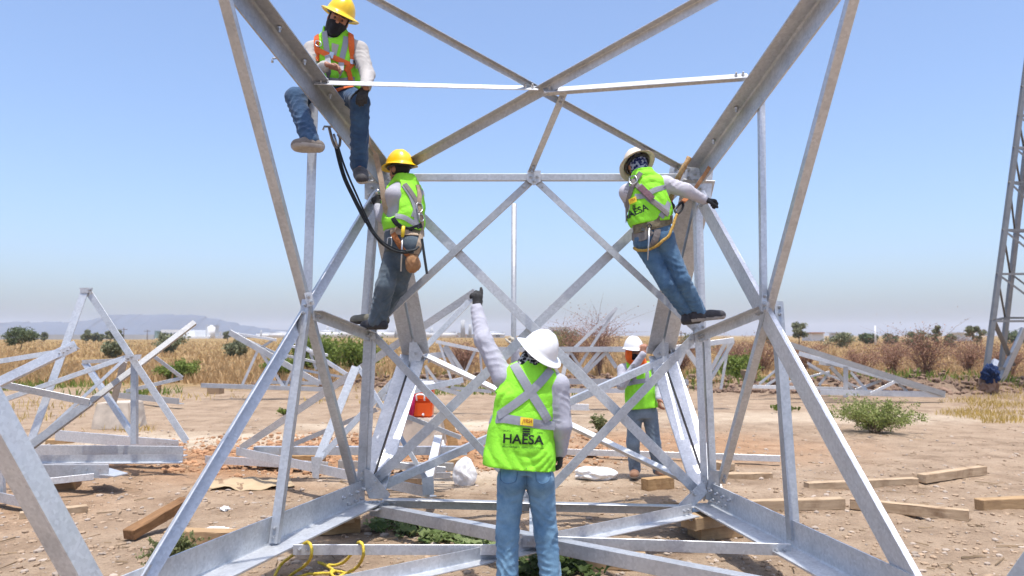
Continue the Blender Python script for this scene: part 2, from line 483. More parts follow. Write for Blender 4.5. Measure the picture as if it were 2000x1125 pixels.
# wedge legs, two angles back to back
def twin(p0, p1, w, gap=.012, back=YP, side=XP):
    ax, a, b, L = frame(p0, p1, side, back)
    angle(T, 'leg', p0 + a * gap, p1 + a * gap, w, a, b, t=.014)
    angle(T, 'leg', p0 - a * gap, p1 - a * gap, w, -a, b, t=.014)
twin(P(742, 352, 6.93), P(812, 692, 8.2), .135)
twin(P(1366, 352, 6.93), P(1290, 692, 8.2), .135)
twin(P(806, 694, 8.16), P(722, 958, 6.96), .125)
twin(P(1293, 694, 8.16), P(1384, 962, 6.96), .13)
# near legs that turn up and out beside the camera
angle(T, 'leg', P(246, 1290, 3.95), P(-80, 702, 3.35), .115, (-1, .2, 0), YP, t=.015)
angle(T, 'leg', P(1905, 1290, 3.9), P(2130, 985, 3.4), .115, (1, .2, 0), YP, t=.015)
# side faces
angle(T, 'brace', P(700, 962, 6.82), P(601, 585, 5.7) + (P(601, 585, 5.7) - P(700, 962, 6.82)) * 1.46, .066, XN, YP)
angle(T, 'brace', P(1404, 945, 6.85), P(1497, 600, 5.7) + (P(1497, 600, 5.7) - P(1404, 945, 6.85)) * 1.50, .062, XP, YP)
angle(T, 'brace', P(724, 380, 6.86), P(231, 1190, 4.08), .085, (.5, -.25, -1), (1, 1, .2))
angle(T, 'brace', P(1368, 372, 6.86), P(1838, 1215, 3.98), .175, (0, 1, -1), (1, .1, 0), w2=.04)
angle(T, 'post', P(605, 165, 5.95), P(590, 596, 5.80), .07, (1, .1, 0), YP)
angle(T, 'post', P(605, 585, 5.66), P(541, 1062, 5.38), .062, (-1, .1, 0), YP)
angle(T, 'post', P(1483, 152, 5.83), P(1488, 604, 5.66), .046, (1, .1, 0), YP)
angle(T, 'post', P(1512, 588, 5.74), P(1545, 1055, 5.42), .072, (1, .1, 0), (-.8, 1, 0))
angle(T, 'brace', P(612, 606, 5.75), P(722, 650, 6.86), .075, ZN, (1, -.3, 0))
angle(T, 'brace', P(1496, 598, 5.75), P(1366, 652, 6.86), .075, ZN, (-1, -.3, 0))
# far face
def cangle(name, p0, p1, w, ha, hb):
    ax, a, b, L = frame(p0, p1, ha, hb)
    return angle(T, name, p0 - a * w * .5, p1 - a * w * .5, w, ha, hb)
angle(T, 'post', P(738, 365, 6.98), P(716, 648, 6.96), .07, (-1, .25, 0), (1, 1, 0))
angle(T, 'post', P(711, 640, 6.86), P(697, 945, 6.86), .075, (1, .1, 0), (-.35, 1, 0))
angle(T, 'post', P(724, 640, 6.88), P(710, 945, 6.88), .055, (1, .1, 0), (-.35, 1, 0))
angle(T, 'post', P(1358, 368, 6.98), P(1366, 648, 6.96), .07, (1, .25, 0), (-1, 1, 0))
angle(T, 'post', P(1370, 640, 6.86), P(1383, 952, 6.86), .06, (-1, .1, 0), (.35, 1, 0))
angle(T, 'post', P(1374, 640, 6.88), P(1388, 952, 6.88), .06, (1, .1, 0), (.35, 1, 0))
cangle('brace', P(752, 352, 6.93), P(1374, 972, 6.93), .085, (1, 0, 1), YP)
cangle('brace', P(726, 944, 6.99), P(1342, 352, 6.99), .085, (-1, 0, 1), YP)
cangle('brace', P(1040, 350, 6.87), P(722, 644, 6.87), .06, (-1, 0, 1), YP)
cangle('brace', P(1044, 350, 6.87), P(1364, 648, 6.87), .06, (-1, 0, -1), YP)
cangle('brace', P(722, 648, 6.88), P(1040, 985, 6.88), .062, (-1, 0, -1), YP)
cangle('brace', P(1366, 648, 6.88), P(1046, 985, 6.88), .075, (-1, 0, 1), YP)
angle(T, 'beam', P(750, 972, 6.84), P(1352, 986, 6.84), .085, ZN, YN)
angle(T, 'beam', P(760, 352, 6.84), P(1330, 352, 6.84), .06, ZP, YP)
# roof
angle(T, 'brace', P(1338, 330, 6.85), NTL + Vector((.05, 0, 0)), .044, (0, -1, .1), ZN)
angle(T, 'brace', P(770, 332, 6.80), NTR + Vector((-.05, 0, -.03)), .070, (0, -1, .1), ZN)
angle(T, 'beam', P(618, 157, 5.80), P(1052, 168, 5.72), .075, (0, -1, -.8), (0, .8, -1), MAT['galv_sunlit'], w2=.03)
angle(T, 'beam', P(1458, 143, 5.80), P(1060, 172, 5.70), .085, (0, -1, -.8), (0, .8, -1), MAT['galv_sunlit'], w2=.06)
angle(T, 'brace', P(1108, 184, 5.76), P(1043, 336, 6.83), .055, XN, ZP)
# floor
angle(T, 'brace', G(722, 985, .27), NBR + Vector((-.1, 0, .06)), .095, (.3, 1, 0), ZN)
angle(T, 'brace', G(1350, 1006, .225), P(229, 1250, 4.05), .095, ZP, YN)
angle(T, 'beam', G(572, 1084, .25), G(1012, 1084, .25), .07, ZP, YP)
angle(T, 'beam', G(1546, 1086, .25), G(1020, 1068, .25), .08, ZP, YP)
angle(T, 'brace', G(1034, 988, .26), G(1034, 1056, .26), .07, XP, ZN)

def gus(px, d, th=.012, bolt_px=()):
    pl = plate(T, 'gusset_plate', [P(x, y, d) for x, y in px], (0, th, 0))
    bolts(pl, [P(x, y, d) for x, y in bolt_px], YN)
    return pl
gus([(712, 916), (722, 918), (762, 966), (757, 974), (722, 974), (712, 950)], 6.82, bolt_px=[(733, 940), (724, 957)])
gus([(1407, 920), (1386, 918), (1378, 975), (1407, 985)], 6.835, bolt_px=[(1396, 945), (1394, 955)])
gus([(1372, 940), (1326, 985), (1344, 1000), (1382, 962)], 6.81, bolt_px=[(1350, 960), (1357, 966)])
gus([(712, 318), (772, 318), (770, 352), (748, 410), (712, 388)], 6.95, bolt_px=[(722, 345), (732, 352), (726, 366), (742, 342), (752, 336), (738, 372), (722, 380), (750, 360)])
gus([(1310, 318), (1394, 318), (1388, 392), (1352, 392), (1306, 345)], 6.95, bolt_px=[(1320, 330), (1345, 332), (1358, 340), (1350, 352), (1362, 356), (1372, 345), (1340, 362), (1368, 368), (1356, 368), (1345, 345)])
gus([(1030, 333), (1056, 333), (1056, 354), (1043, 362), (1030, 354)], 6.825, bolt_px=[(1037, 345), (1049, 345), (1043, 353)])
gus([(708, 640), (730, 640), (734, 662), (712, 664)], 6.845, bolt_px=[(717, 648), (724, 653)])
gus([(1356, 642), (1380, 642), (1376, 668), (1358, 664)], 6.845, bolt_px=[(1366, 650), (1372, 656)])
gus([(1022, 974), (1056, 975), (1050, 992), (1030, 992)], 6.825, bolt_px=[(1033, 982), (1047, 983)])
gus([(800, 662), (806, 655), (826, 690), (822, 702), (798, 770), (790, 772), (798, 706)], 8.1, bolt_px=[(812, 690)])
gus([(1274, 690), (1300, 655), (1306, 664), (1306, 715), (1294, 715)], 8.1, bolt_px=[(1290, 690)])
gus([(594, 572), (608, 570), (614, 594), (600, 600)], 5.64, bolt_px=[(602, 579), (606, 590)])
gus([(1487, 588), (1503, 590), (1501, 610), (1486, 608)], 5.63, bolt_px=[(1494, 595), (1495, 604)])
# floor gusset on the lower left node
fp = plate(T, 'gusset_plate', [G(700, 986, .245), G(722, 980, .245), G(775, 980, .245), G(738, 998, .245), G(700, 1000, .245)], (0, 0, .01))
bolts(fp, [G(729, 988, .255), G(738, 988, .255)], ZP)
fp = plate(T, 'gusset_plate', [G(1395, 1002, .20), G(1330, 986, .20), G(1318, 1003, .20), G(1350, 1018, .20)], (0, 0, .01))
# rows of bolts on chord ends
def on_line(p0, p1, ts): return [p0 + (p1 - p0) * t for t in ts]
e0 = BL + Vector((.015, -.10, .12)); e1 = e0 + (NBL - BL) * .13
bolts(cL, on_line(e0, e1, (0, .33, .66, 1)) + on_line(e0 - Vector((0, 0, .07)), e1 - Vector((0, 0, .07)), (.1, .4, .75)), (1, -.25, 0))
e0 = BR + Vector((-.015, -.10, .12)); e1 = e0 + (NBR - BR) * .13
bolts(cR, on_line(e0, e1, (0, .33, .66, 1)) + on_line(e0 - Vector((0, 0, .07)), e1 - Vector((0, 0, .07)), (.1, .4, .75)), (-1, -.25, 0))
def chord_bolts(ch, a, b, n, side):
    u = (b - a)
    for t in n:
        p = a + u * t
        bolts(ch, [p + Vector((side * .07, 0, -.018))], (0, 0, -1), 1.1)
chord_bolts(tL, TL, NTL, (.12, .36, .5, .62, .74), 1); chord_bolts(tR, TR, NTR, (.14, .3), -1)
def step_bolt(p, q, r):
    b = tube(T, 'step_bolt', [p, q, q + (r - q) * .5, r], .009, MAT['bolt'], 8)
step_bolt(P(560, 112, 5.62), P(532, 114, 5.6), P(532, 122, 5.6))
step_bolt(P(655, 248, 6.3), P(633, 247, 6.28), P(631, 254, 6.28))

# twigs, straws and splinters lying about
n = 900
xy = reg(4.5, 18)(n); n = len(xy)
L = .02 + .10 * rng.random(n) ** 2; a = rng.random(n) * 6.28; wd = .0018 + .003 * rng.random(n)
dx, dy = np.cos(a), np.sin(a); z = height(xy[:, 0], xy[:, 1]) + .006
V = []
for sx_, sy_, zz in ((-1, -1, 0), (1, -1, 0), (1, 1, 0), (-1, 1, 0), (-1, 0, 1), (1, 0, 1)):
    V.append(np.stack([xy[:, 0] + dx * L * sx_ - dy * wd * sy_, xy[:, 1] + dy * L * sx_ + dx * wd * sy_, z + zz * wd * 2 + .5 * L * rng.random(n) * .25 * (sx_ > 0)], -1))
V = np.stack(V, 1).reshape(-1, 3); o6 = (np.arange(n) * 6)[:, None]
F4 = np.vstack([o6 + np.array(q) for q in ([0, 1, 5, 4], [2, 3, 4, 5], [3, 2, 1, 0])]); F3 = np.vstack([o6 + np.array(q) for q in ([0, 4, 3], [1, 2, 5])])
simple('twig', (.24, .17, .10), .9, 0, .5, 1.5)
tag(obj('twigs', np_mesh('twigs', V, [F4, F3]), MAT['twig']), 'dry twigs and straws scattered over the dirt', 'twigs', None, 'stuff')
# ------------------------------------------------------------------ other steel pieces
def bar(parent, a, b, w, mat=None, name='brace', flip=1, d=None):
    p = P(*a) if len(a) == 3 else P(a[0], a[1], d); q = P(*b) if len(b) == 3 else P(b[0], b[1], d)
    ax = (q - p).normalized()
    h = ax.cross(Vector((0, 1, 0)))
    if h.length < .2: h = Vector((0, 0, 1))
    h.normalize()
    if h.z < 0: h = -h
    h = h * flip
    off = h * (w * .5)
    return angle(parent, name, p - off, q - off, w, h, (0, 1, 0), mat)
def lattice(name, label, cat, bars, d, w, loc, mat=None):
    t = thing(name, loc, label, cat)
    for k, b in enumerate(bars):
        ww = (b[2] if len(b) > 2 else w) * (.95 if name == 'cross_arm_frame' else .82 if name in ('a_frame_section', 'frame_end') else .72)
        dd = d + .018 * k
        b = [(*e, e[2] + .018 * k)[:2] + (e[2] + .018 * k,) if len(e) == 3 else (e[0], e[1], dd) for e in b[:2]] + list(b[2:])
        bar(t, b[0], b[1], ww, (b[3] if len(b) > 3 else None) or mat, 'brace', 1 if k % 3 else -1, d)
    return t
g_sun = MAT['galv_sunlit']
# the arm lying behind the left leg, its tip at the raised glove
arm = lattice('cross_arm_frame', 'tapered steel arm frame lying behind the left leg, its tip at the raised glove', 'arm frame', [
    ((470, 876, 9.4), (928, 570, 8.6), 0.088), ((926, 578, 8.62), (618, 902, 8.3), 0.068), ((461, 881, 9.45), (838, 962, 7.1), 0.104),
    ((695, 716, 8.5), (618, 905, 8.25), 0.096, g_sun), ((699, 716, 8.52), (838, 946, 7.2), 0.048), ((856, 850, 8.2), (831, 958, 7.2), 0.088),
    ((495, 881, 9.35), (912, 881, 9.2), 0.104), ((545, 880, 9.3), (735, 800, 8.9), 0.056), ((740, 905, 8.6), (870, 918, 8.6), 0.072),
    ((745, 778, 8.7), (905, 742, 9.2), 0.072), ((735, 790, 8.8), (900, 855, 8.9), 0.056), ((770, 930, 7.9), (880, 928, 8.3), 0.064)], 9, .1, G(620, 915))
plate(arm, 'end_plate', [P(824, 935, 7.1), P(846, 930, 7.1), P(848, 965, 7.1), P(826, 968, 7.1)], (0, .012, 0))
plate(arm, 'end_plate', [P(608, 893, 8.2), P(628, 893, 8.2), P(622, 936, 8.2), P(610, 932, 8.2)], (0, .012, 0))
# cross members of the waist between the two apexes belong to the main section
angle(T, 'brace', P(1330, 682, 8.16), P(724, 952, 7.02), .072, (.3, 1, .2), (0, 0, -1))
angle(T, 'brace', P(826, 700, 8.14), P(1372, 962, 7.02), .07, (0, -1, .5), (0, 0, 1), g_sun)
# standing A frame at the left edge
C = lattice('a_frame_section', 'bright steel A frame standing among loose angles at the left edge', 'frame', [
    ((166, 566, 9.9), (60, 862, 9.5), .12, g_sun), ((170, 566, 9.9), (364, 862, 9.6), .105, g_sun), ((0, 783, 9.3), (250, 696, 9.8), .07, g_sun),
    ((247, 698, 9.75), (76, 855, 9.3), .05), ((-10, 748, 9.0), (174, 786, 9.2), .10), ((176, 783, 9.2), (34, 888, 8.9), .11, MAT['galv_dull']),
    ((260, 705, 9.75), (260, 868, 9.6), .085), ((380, 628, 10.6), (170, 788, 9.6), .085, MAT['galv_dull']), ((160, 707, 10.2), (244, 703, 10.0), .06),
    ((162, 707, 10.2), (258, 852, 9.7), .08), ((302, 697, 10.5), (356, 738, 10.6), .06), ((356, 738, 10.6), (246, 764, 10.4), .06),
    ((242, 706, 9.9), (220, 790, 10.2), .11, MAT['galv_dull'])], 9.7, .1, G(150, 885))
pl = plate(C, 'gusset_plate', [P(155, 562, 9.88), P(180, 562, 9.88), P(178, 572, 9.88), P(157, 572, 9.88)], (0, .014, 0)); bolts(pl, [P(175, 566, 9.88)], YN)
pl = plate(C, 'gusset_plate', [P(243, 694, 9.68), P(276, 692, 9.68), P(274, 702, 9.68), P(246, 706, 9.68)], (0, .014, 0)); bolts(pl, [P(257, 697, 9.68), P(250, 700, 9.68)], YN)
# the frame end that reaches in from outside the left edge
C2 = lattice('frame_end', 'pair of steel angles meeting at a drilled flat end, reaching in from the left edge', 'frame', [
    ((-60, 715, 8.6), (108, 688, 8.9), .07, g_sun), ((-70, 778, 8.5), (148, 672, 8.9), .12), ((-5, 770, 8.2), (10, 850, 8.2), .07), ((-2, 880, 8.0), (2, 968, 8.0), .06), ((-30, 965, 8.0), (38, 980, 7.7), .12)], 8.7, .1, G(0, 985))
pl = plate(C2, 'end_plate', [P(106, 688, 8.86), P(146, 671, 8.86), P(149, 685, 8.86), P(108, 704, 8.86)], (0, .012, 0))
bolts(pl, [P(116, 690, 8.86), P(124, 688, 8.86), P(132, 684, 8.86), P(138, 679, 8.86)], YN, .6)

def loose(name, label, a, b, w, za, zb, mat=None, ha=ZP, hb=YP, group=None, cat='steel angle', holes=0):
    p, q = G(a[0], a[1], za), G(b[0], b[1], zb)
    t = thing(name, (p + q) / 2 * 1.0, label, cat, group)
    o = angle(t, 'bar', p, q, w, ha, hb, mat)
    pts = [q + (p - q).normalized() * (.10 + .07 * k) + Vector((0, -.003, w * (.35 if k % 2 else .65))) for k in range(holes)]
    bolts(o, pts, YN, .55)
    return t
loose('steel_angle', 'lit steel angle with shadow stripes lying under the bright A frame', (107, 860), (347, 882), .16, .10, .10, None, holes=5)
loose('steel_angle', 'long steel angle, upper of two laid side by side below the A frame', (28, 889), (357, 893), .14, .16, .16, g_sun)
loose('steel_angle', 'long steel angle, lower of two laid side by side below the A frame', (40, 905), (357, 903), .10, .15, .15, None, ZP, YN)
loose('steel_angle', 'short wide steel angle on timber blocks at left, end drilled', (40, 934), (211, 934), .15, .17, .17, None, holes=5)
loose('steel_angle', 'thin steel angle ending in a flat plate at left', (66, 950), (183, 937), .07, .16, .16, g_sun)
t = loose('steel_plate_bar', 'flat steel tongue pointing right beside the left timber blocks', (150, 932), (190, 932), .05, .17, .17, g_sun, cat='steel bar')
plate(t, 'tongue', [G(176, 918, .2), G(215, 916, .2), G(250, 926, .2), G(225, 932, .2), G(186, 928, .2)], (0, 0, .012))
loose('steel_angle', 'steel angle lying far behind the left concrete footing', (228, 777), (349, 790), .14, .12, .12)
loose('steel_angle', 'long white steel angle lying on the ground behind the legs of the men', (1095, 888), (1524, 902), .085, .05, .05, g_sun, ZP, YP)
loose('steel_angle', 'steel angle lying low behind the arm frame at left', (400, 905), (640, 918), .10, .06, .06, None)
loose('steel_angle', 'dull steel angle on the ground behind the white bag', (660, 915), (886, 920), .10, .06, .06, MAT['galv_dull'])
loose('steel_angle', 'steel angle lying behind the front man at elbow height', (1080, 800), (1150, 802), .14, .1, .1)

lattice('lattice_mast', 'slender lattice mast lying far off in front of the left factory', 'lattice mast', [
    ((392, 753), (640, 761), .16), ((448, 649), (623, 749), .22), ((448, 650), (540, 664), .10), ((504, 683), (473, 752), .10), ((506, 681), (533, 664), .09),
    ((506, 683), (555, 757), .12), ((572, 722), (557, 756), .09), ((550, 671), (640, 694), .10), ((538, 690), (621, 708), .10), ((560, 657), (682, 735), .14),
    ((595, 680), (590, 696), .08), ((606, 690), (618, 722), .10), ((507, 746), (621, 749), .12), ((587, 722), (690, 740), .09), ((625, 712), (625, 751), .14), ((448, 649), (560, 700), .08)],
    21.0, .12, G(540, 765))
lattice('lattice_mast', 'jumble of pale lattice bars far off behind the orange cooler', 'lattice mast', [
    ((851, 667), (960, 690), .10), ((858, 670), (885, 754), .07), ((870, 674), (908, 733), .12), ((866, 678), (892, 724), .09), ((929, 683), (906, 733), .08), ((938, 689), (941, 735), .07),
    ((824, 697), (874, 692), .18), ((830, 714), (860, 754), .08), ((832, 714), (836, 745), .08), ((826, 748), (906, 772), .12, g_sun), ((780, 742), (900, 748), .12), ((880, 757), (960, 765), .10)],
    17.0, .1, G(870, 775))
lattice('lattice_mast', 'long lattice truss with a raised end lying behind the hooded man', 'lattice mast', [
    ((968, 683), (1300, 682), .17), ((1300, 682), (1434, 664), .17), ((1110, 683), (1097, 746), .13, g_sun), ((1112, 685), (1150, 742), .09), ((1205, 601), (1101, 700), .10), ((1202, 604), (1129, 718), .09),
    ((1173, 685), (1129, 737), .11), ((1184, 688), (1142, 730), .11), ((1184, 688), (1204, 718), .12), ((1060, 745), (1345, 747), .17), ((1060, 763), (1345, 763), .15), ((1417, 670), (1381, 736), .12),
    ((1432, 668), (1386, 745), .11), ((1424, 666), (1408, 760), .09, g_sun), ((1342, 684), (1386, 745), .16), ((1338, 687), (1317, 732), .10), ((1076, 700), (1098, 744), .08)],
    18.0, .12, G(1200, 775))
lattice('lattice_mast', 'tapering lattice truss lying low at right with its point towards the standing tower', 'lattice mast', [
    ((1540, 672, 20), (1846, 770, 20.0), .20, MAT['galv_dull']), ((1560, 690, 20.8), (1846, 771, 20.1), .16), ((1467, 755, 21), (1653, 760, 21), .13, g_sun), ((1602, 766, 20), (1846, 771, 20), .20), ((1652, 716, 20), (1652, 776, 20), .17),
    ((1623, 716, 20.4), (1667, 762, 20.4), .12, MAT['galv_dull']), ((1662, 727, 20.1), (1694, 764, 20.1), .10), ((1671, 762, 20.4), (1722, 743, 20.4), .10), ((1701, 769, 19.8), (1747, 746, 19.8), .11), ((1755, 750, 20), (1772, 764, 20), .09),
    ((1483, 750, 21.5), (1529, 712, 21.5), .09), ((1494, 755, 21), (1550, 718, 21), .09), ((1577, 709, 21), (1622, 735, 21), .10), ((1600, 752, 21), (1619, 728, 21), .10), ((1533, 748, 21.5), (1620, 726, 21.5), .08), ((1580, 716, 21), (1690, 762, 21), .08), ((1600, 708, 20.4), (1660, 716, 20.4), .15, g_sun), ((1700, 726, 20.2), (1752, 739, 20.2), .13, g_sun)],
    20.5, .12, G(1640, 775))
# the finished tower at the right edge: four legs and lacing, only its left side in view
tw = thing('standing_lattice_tower', G(1995, 772), 'grey lattice tower standing at the right edge with blue cloth on its foot', 'tower')
d0 = 22.0
LEGS = [(P(1918, 772, d0), P(2004, 120, d0 + 1.2)), (P(2080, 772, d0), P(2050, 120, d0 + 1.2)), (P(1950, 752, d0 + 3.0), P(2022, 120, d0 + 2.2)), (P(2096, 752, d0 + 3.0), P(2062, 120, d0 + 2.2))]
def lp(i, py):
    a, b = LEGS[i]; t = (772 - py) / (772 - 120); return a + (b - a) * t
for i, (a, b) in enumerate(LEGS): angle(tw, 'leg', a, b + (b - a) * .3, .13, XP if i % 2 == 0 else XN, YP, MAT['steel_dark'])
lev = [(634, 545), (545, 460), (460, 366), (366, 296), (296, 230), (230, 170)]
for y0, y1 in lev:
    for i, j in ((0, 1), (0, 2), (1, 3), (2, 3)):
        angle(tw, 'brace', lp(i, y0), lp(j, y0), .065, ZN, YP, MAT['steel_dark'])
        angle(tw, 'brace', lp(i, y1), lp(j, y0), .06, ZN, YP, MAT['steel_dark'])
angle(tw, 'brace', lp(0, 634), P(1978, 716, d0 + 1), .10, XP, YP, MAT['steel_dark']); angle(tw, 'brace', P(2000, 640, d0 + .6), P(1951, 748, d0 + .8), .15, XP, YP, MAT['galv_dull']); angle(tw, 'brace', lp(0, 720), P(1975, 718, d0 + 1), .08, ZN, YP, MAT['steel_dark'])
angle(tw, 'brace', P(1920, 772, d0 - .1), P(1942, 700, d0 + .3), .14, XP, YP)

# blue cloth on the tower foot
def lump(name, center, size, mat, seed=0, amp=.25, parent=None, sub=5, freq=2.2):
    bm = bmesh.new(); bmesh.ops.create_icosphere(bm, subdivisions=sub, radius=1)
    r = np.random.default_rng(seed); ph = r.random((6, 3)) * 6.28
    for v in bm.verts:
        c = v.co.copy(); d = 0
        for k in range(6):
            f = freq * (1 + .8 * k)
            d += (1 - 1.7 * abs(math.sin(c.x * f + ph[k][0] + .8 * math.sin(c.z * f)) * math.sin(c.y * f * .8 + ph[k][1]) + .5 * math.sin(c.z * f + ph[k][2]))) / (1.6 + .9 * k)
        v.co = Vector((c.x * size[0], c.y * size[1], c.z * size[2])) * (1 + amp * d) + Vector(center)
    return obj(name, bm_mesh(bm, name, True), mat, parent, loc=center)
dk = lump('dark_bundle', P(1930, 752, 21.9), (.20, .16, .30), MAT['clod_dark'], 14, .4); tag(dk, 'dark bundle of gear at the foot of the right tower under the blue cloth', 'bundle')
bc = lump('blue_cloth', P(1934, 730, 21.8), (.17, .16, .22), MAT['blue_cloth'], 4, .5)
tag(bc, 'crumpled blue cloth wrapped round the foot of the right tower', 'cloth')

# ------------------------------------------------------------------ timbers
def beam_mesh(L, w, h, seed):
    bm = bmesh.new(); bmesh.ops.create_cube(bm, size=1.0)
    bmesh.ops.scale(bm, vec=(L, w, h), verts=bm.verts)
    bmesh.ops.bevel(bm, geom=bm.edges[:], offset=.007, segments=2, affect='EDGES', profile=.6)
    bmesh.ops.subdivide_edges(bm, edges=[e for e in bm.edges if e.calc_length() > L * .5], cuts=7)
    r = random.Random(seed)
    for v in bm.verts:
        s = math.sin(v.co.x * 5 + seed) * .004
        v.co += Vector((r.uniform(-.003, .003), s + r.uniform(-.003, .003), r.uniform(-.0025, .0025)))
    me = bm_mesh(bm, 'wooden_beam'); return me
NB = [0]
def beam(label, a, b, w=.10, h=.10, z0=0., mat='wood', pitch=0., group=None, zoff=0.):
    """a, b: photo pixels of the lower front edge where it meets the ground (or height z0)"""
    p, q = G(a[0], a[1], z0), G(b[0], b[1], z0)
    NB[0] += 1
    me = beam_mesh((q - p).length, w, h, NB[0])
    me.materials.append(MAT[mat])
    o = bpy.data.objects.new('squared_timber', me); link(o)
    dr = (q - p).normalized(); n = Vector((-dr.y, dr.x, 0))
    if n.y < 0: n = -n
    c = (p + q) / 2 + n * (w / 2) + Vector((0, 0, h / 2 + zoff))
    c.z += gz(c.x, c.y) * (1 if z0 == 0 else 0)
    o.location = c; o.rotation_euler = (0, -pitch, math.atan2(dr.y, dr.x))
    return tag(o, label, 'timber', group)
beam('pale beam lying at right behind the blue diagonal brace', (1580, 957), (1795, 947), .11, .10, mat='wood_pale')
bm2 = beam('short pale beam, farthest right of the two in line on the dirt', (1808, 948), (1928, 930), .11, .10, mat='wood_pale')
beam('pale beam whose right end touches the next beam at right', (1436, 1003), (1652, 996), .11, .11, mat='wood_pale')
beam('long pale beam slanting towards the camera at lower right', (1660, 996), (1893, 1021), .10, .10, mat='wood_pale')
b5 = beam('brown beam with a yellow paint mark cut by the right edge', (1922, 1001), (2110, 990), .12, .11)
beam('pale beam on the dirt behind the right leg foot', (1398, 936), (1510, 936), .10, .07, mat='wood_pale')
beam('weathered grey beam pointing away behind the right leg foot', (1388, 915), (1424, 921), .12, .09, mat='wood_pale')
beam('short squared block lying at the hooded man\'s feet', (1266, 961), (1318, 955), .13, .13)
beam('lower wooden block of the stack under the right foot of the section', (1370, 1058), (1452, 1050), .22, .12, mat='wood')
beam('upper wooden block of the stack under the right foot of the section', (1360, 1038), (1438, 1024), .18, .105, .12, mat='wood')
beam('lower wooden block of the stack under the left foot of the section', (616, 1049), (704, 1043), .24, .12, mat='wood')
beam('upper wooden block of the stack under the left foot of the section', (640, 1026), (692, 1022), .2, .10, .12, mat='wood')
beam('brown beam with a bright sawn edge lying right of the front man\'s boots', (1143, 1111), (1266, 1112), .15, .10, mat='wood')
beam('beam end lying close beside the front man\'s right shin', (1102, 1098), (1166, 1096), .18, .10)
beam('long stained yellow beam at left lying under a leaning one', (318, 1066), (478, 1069), .14, .115)
b = beam('yellow beam end propped across the long beam at lower left', (262, 1060), (372, 1022), .12, .085, 0, 'wood_dark', .20, zoff=.09)
beam('thin pale plank on the dirt right of the near left leg', (38, 1017), (171, 1002), .10, .07, mat='wood_pale')
beam('small yellow block under the drilled end of an angle left of the white bag', (872, 921), (906, 914), .3, .13)
beam('dark block under the angle ends behind the left brace', (515, 918), (552, 918), .3, .12, mat='wood_dark')
beam('brown block lying behind the brace left of the leaning bar', (560, 912), (626, 912), .3, .12)
beam('dark timber under the left footing of the waist', (752, 950), (815, 953), .15, .10, mat='wood_dark')
beam('brown beam end under the striped angle below the A frame', (88, 868), (142, 866), .25, .07, mat='wood')
beam('orange block just below the long laid angles at left', (152, 908), (206, 908), .25, .10)
beam('split orange block in the left pile under the short wide angle', (76, 928), (140, 930), .25, .10)
beam('dark block at the bottom of the left pile', (82, 962), (148, 958), .35, .15, mat='wood_dark')
beam('brown block under the mast bar far off at left', (404, 770), (428, 770), .4, .22, mat='wood_dark')
beam('small block under the lattice truss far off behind the hooded man', (1322, 764), (1346, 764), .3, .2, mat='wood_dark')
beam('flat board on the ground under the raised truss end', (1336, 768), (1432, 768), .3, .12, mat='wood')
beam('dark block under the left tip of the low right truss', (1466, 766), (1480, 770), .3, .25, mat='wood_dark')
beam('orange block under the middle of the low right truss', (1606, 776), (1622, 776), .3, .12)
# paint mark on the beam at the right edge
ym = G(1986, 990, .0); ps = NT('yellow_paint'); ps.set(col=(.75, .55, .02), rough=.6); MAT['yellow_paint'] = ps.m
mk = flat(b5, 'paint_mark', Vector((0, 0, 0)), Vector((.1, 0, 0)), .07, (0, 0, 1), .002, MAT['yellow_paint'])
mk.location = (-.12, -.0625, 0.005); mk.rotation_euler = (R(90), 0, 0)
# upright stake and plank
st = beam('brown wooden stake standing behind the A frame', (306, 772), (312, 772), .08, .42, mat='wood_dark'); st.rotation_euler = (0, R(4), 0)
pk = beam('pale plank leaning beside the concrete footing of the cooler', (874, 884), (890, 882), .05, .44, mat='wood'); pk.rotation_euler = (R(-8), R(-12), 0)

# ------------------------------------------------------------------ footings, cooler, bags, cloths
def footing(label, a, b, h, depth):
    p, q = G(*a), G(*b)
    w = (q - p).length
    bm = bmesh.new(); bmesh.ops.create_cube(bm, size=1)
    for v in bm.verts:
        k = 1.0 if v.co.z < 0 else .82
        v.co = Vector((v.co.x * w * k, v.co.y * depth * k, (v.co.z + .5) * h))
    bmesh.ops.bevel(bm, geom=bm.edges[:], offset=.02, segments=2, affect='EDGES')
    bmesh.ops.subdivide_edges(bm, edges=bm.edges[:], cuts=3)
    r = random.Random(int(w * 999))
    for v in bm.verts: v.co += Vector((r.uniform(-.008, .008), r.uniform(-.008, .008), r.uniform(-.008, .008)))
    o = obj('concrete_footing', bm_mesh(bm, 'concrete_footing'), MAT['concrete'])
    c = (p + q) / 2; o.location = (c.x, c.y + depth / 2, -.02)
    return tag(o, label, 'footing'), c
f1, fc = footing('grey concrete footing block under the orange cooler', (772, 886), (868, 886), .53, .65)
f2, fc2 = footing('sand coloured concrete footing block behind the A frame', (176, 838), (254, 838), .50, .7)
cy = 10.95 + .55
cb = P(826, 818, fc.y + .28)
cool = thing('water_cooler', (cb.x, cb.y, .505), 'orange water cooler with white lid standing on a concrete footing', 'cooler')
def rbox(w, d, h, bev, z0, taper=1.0):
    bm = bmesh.new(); bmesh.ops.create_cube(bm, size=1)
    for v in bm.verts:
        k = taper if v.co.z < 0 else 1.0
        v.co = Vector((v.co.x * w * k, v.co.y * d * k, z0 + (v.co.z + .5) * h))
    bmesh.ops.bevel(bm, geom=bm.edges[:], offset=bev, segments=3, affect='EDGES')
    return bm_mesh(bm, 'box', False)
def loc_part(name, me, mat, parent, loc=(0, 0, 0), rot=(0, 0, 0)):
    o = bpy.data.objects.new(name, me); me.materials.clear(); me.materials.append(mat)
    o.parent = parent; o.location = loc; o.rotation_euler = rot; return link(o)
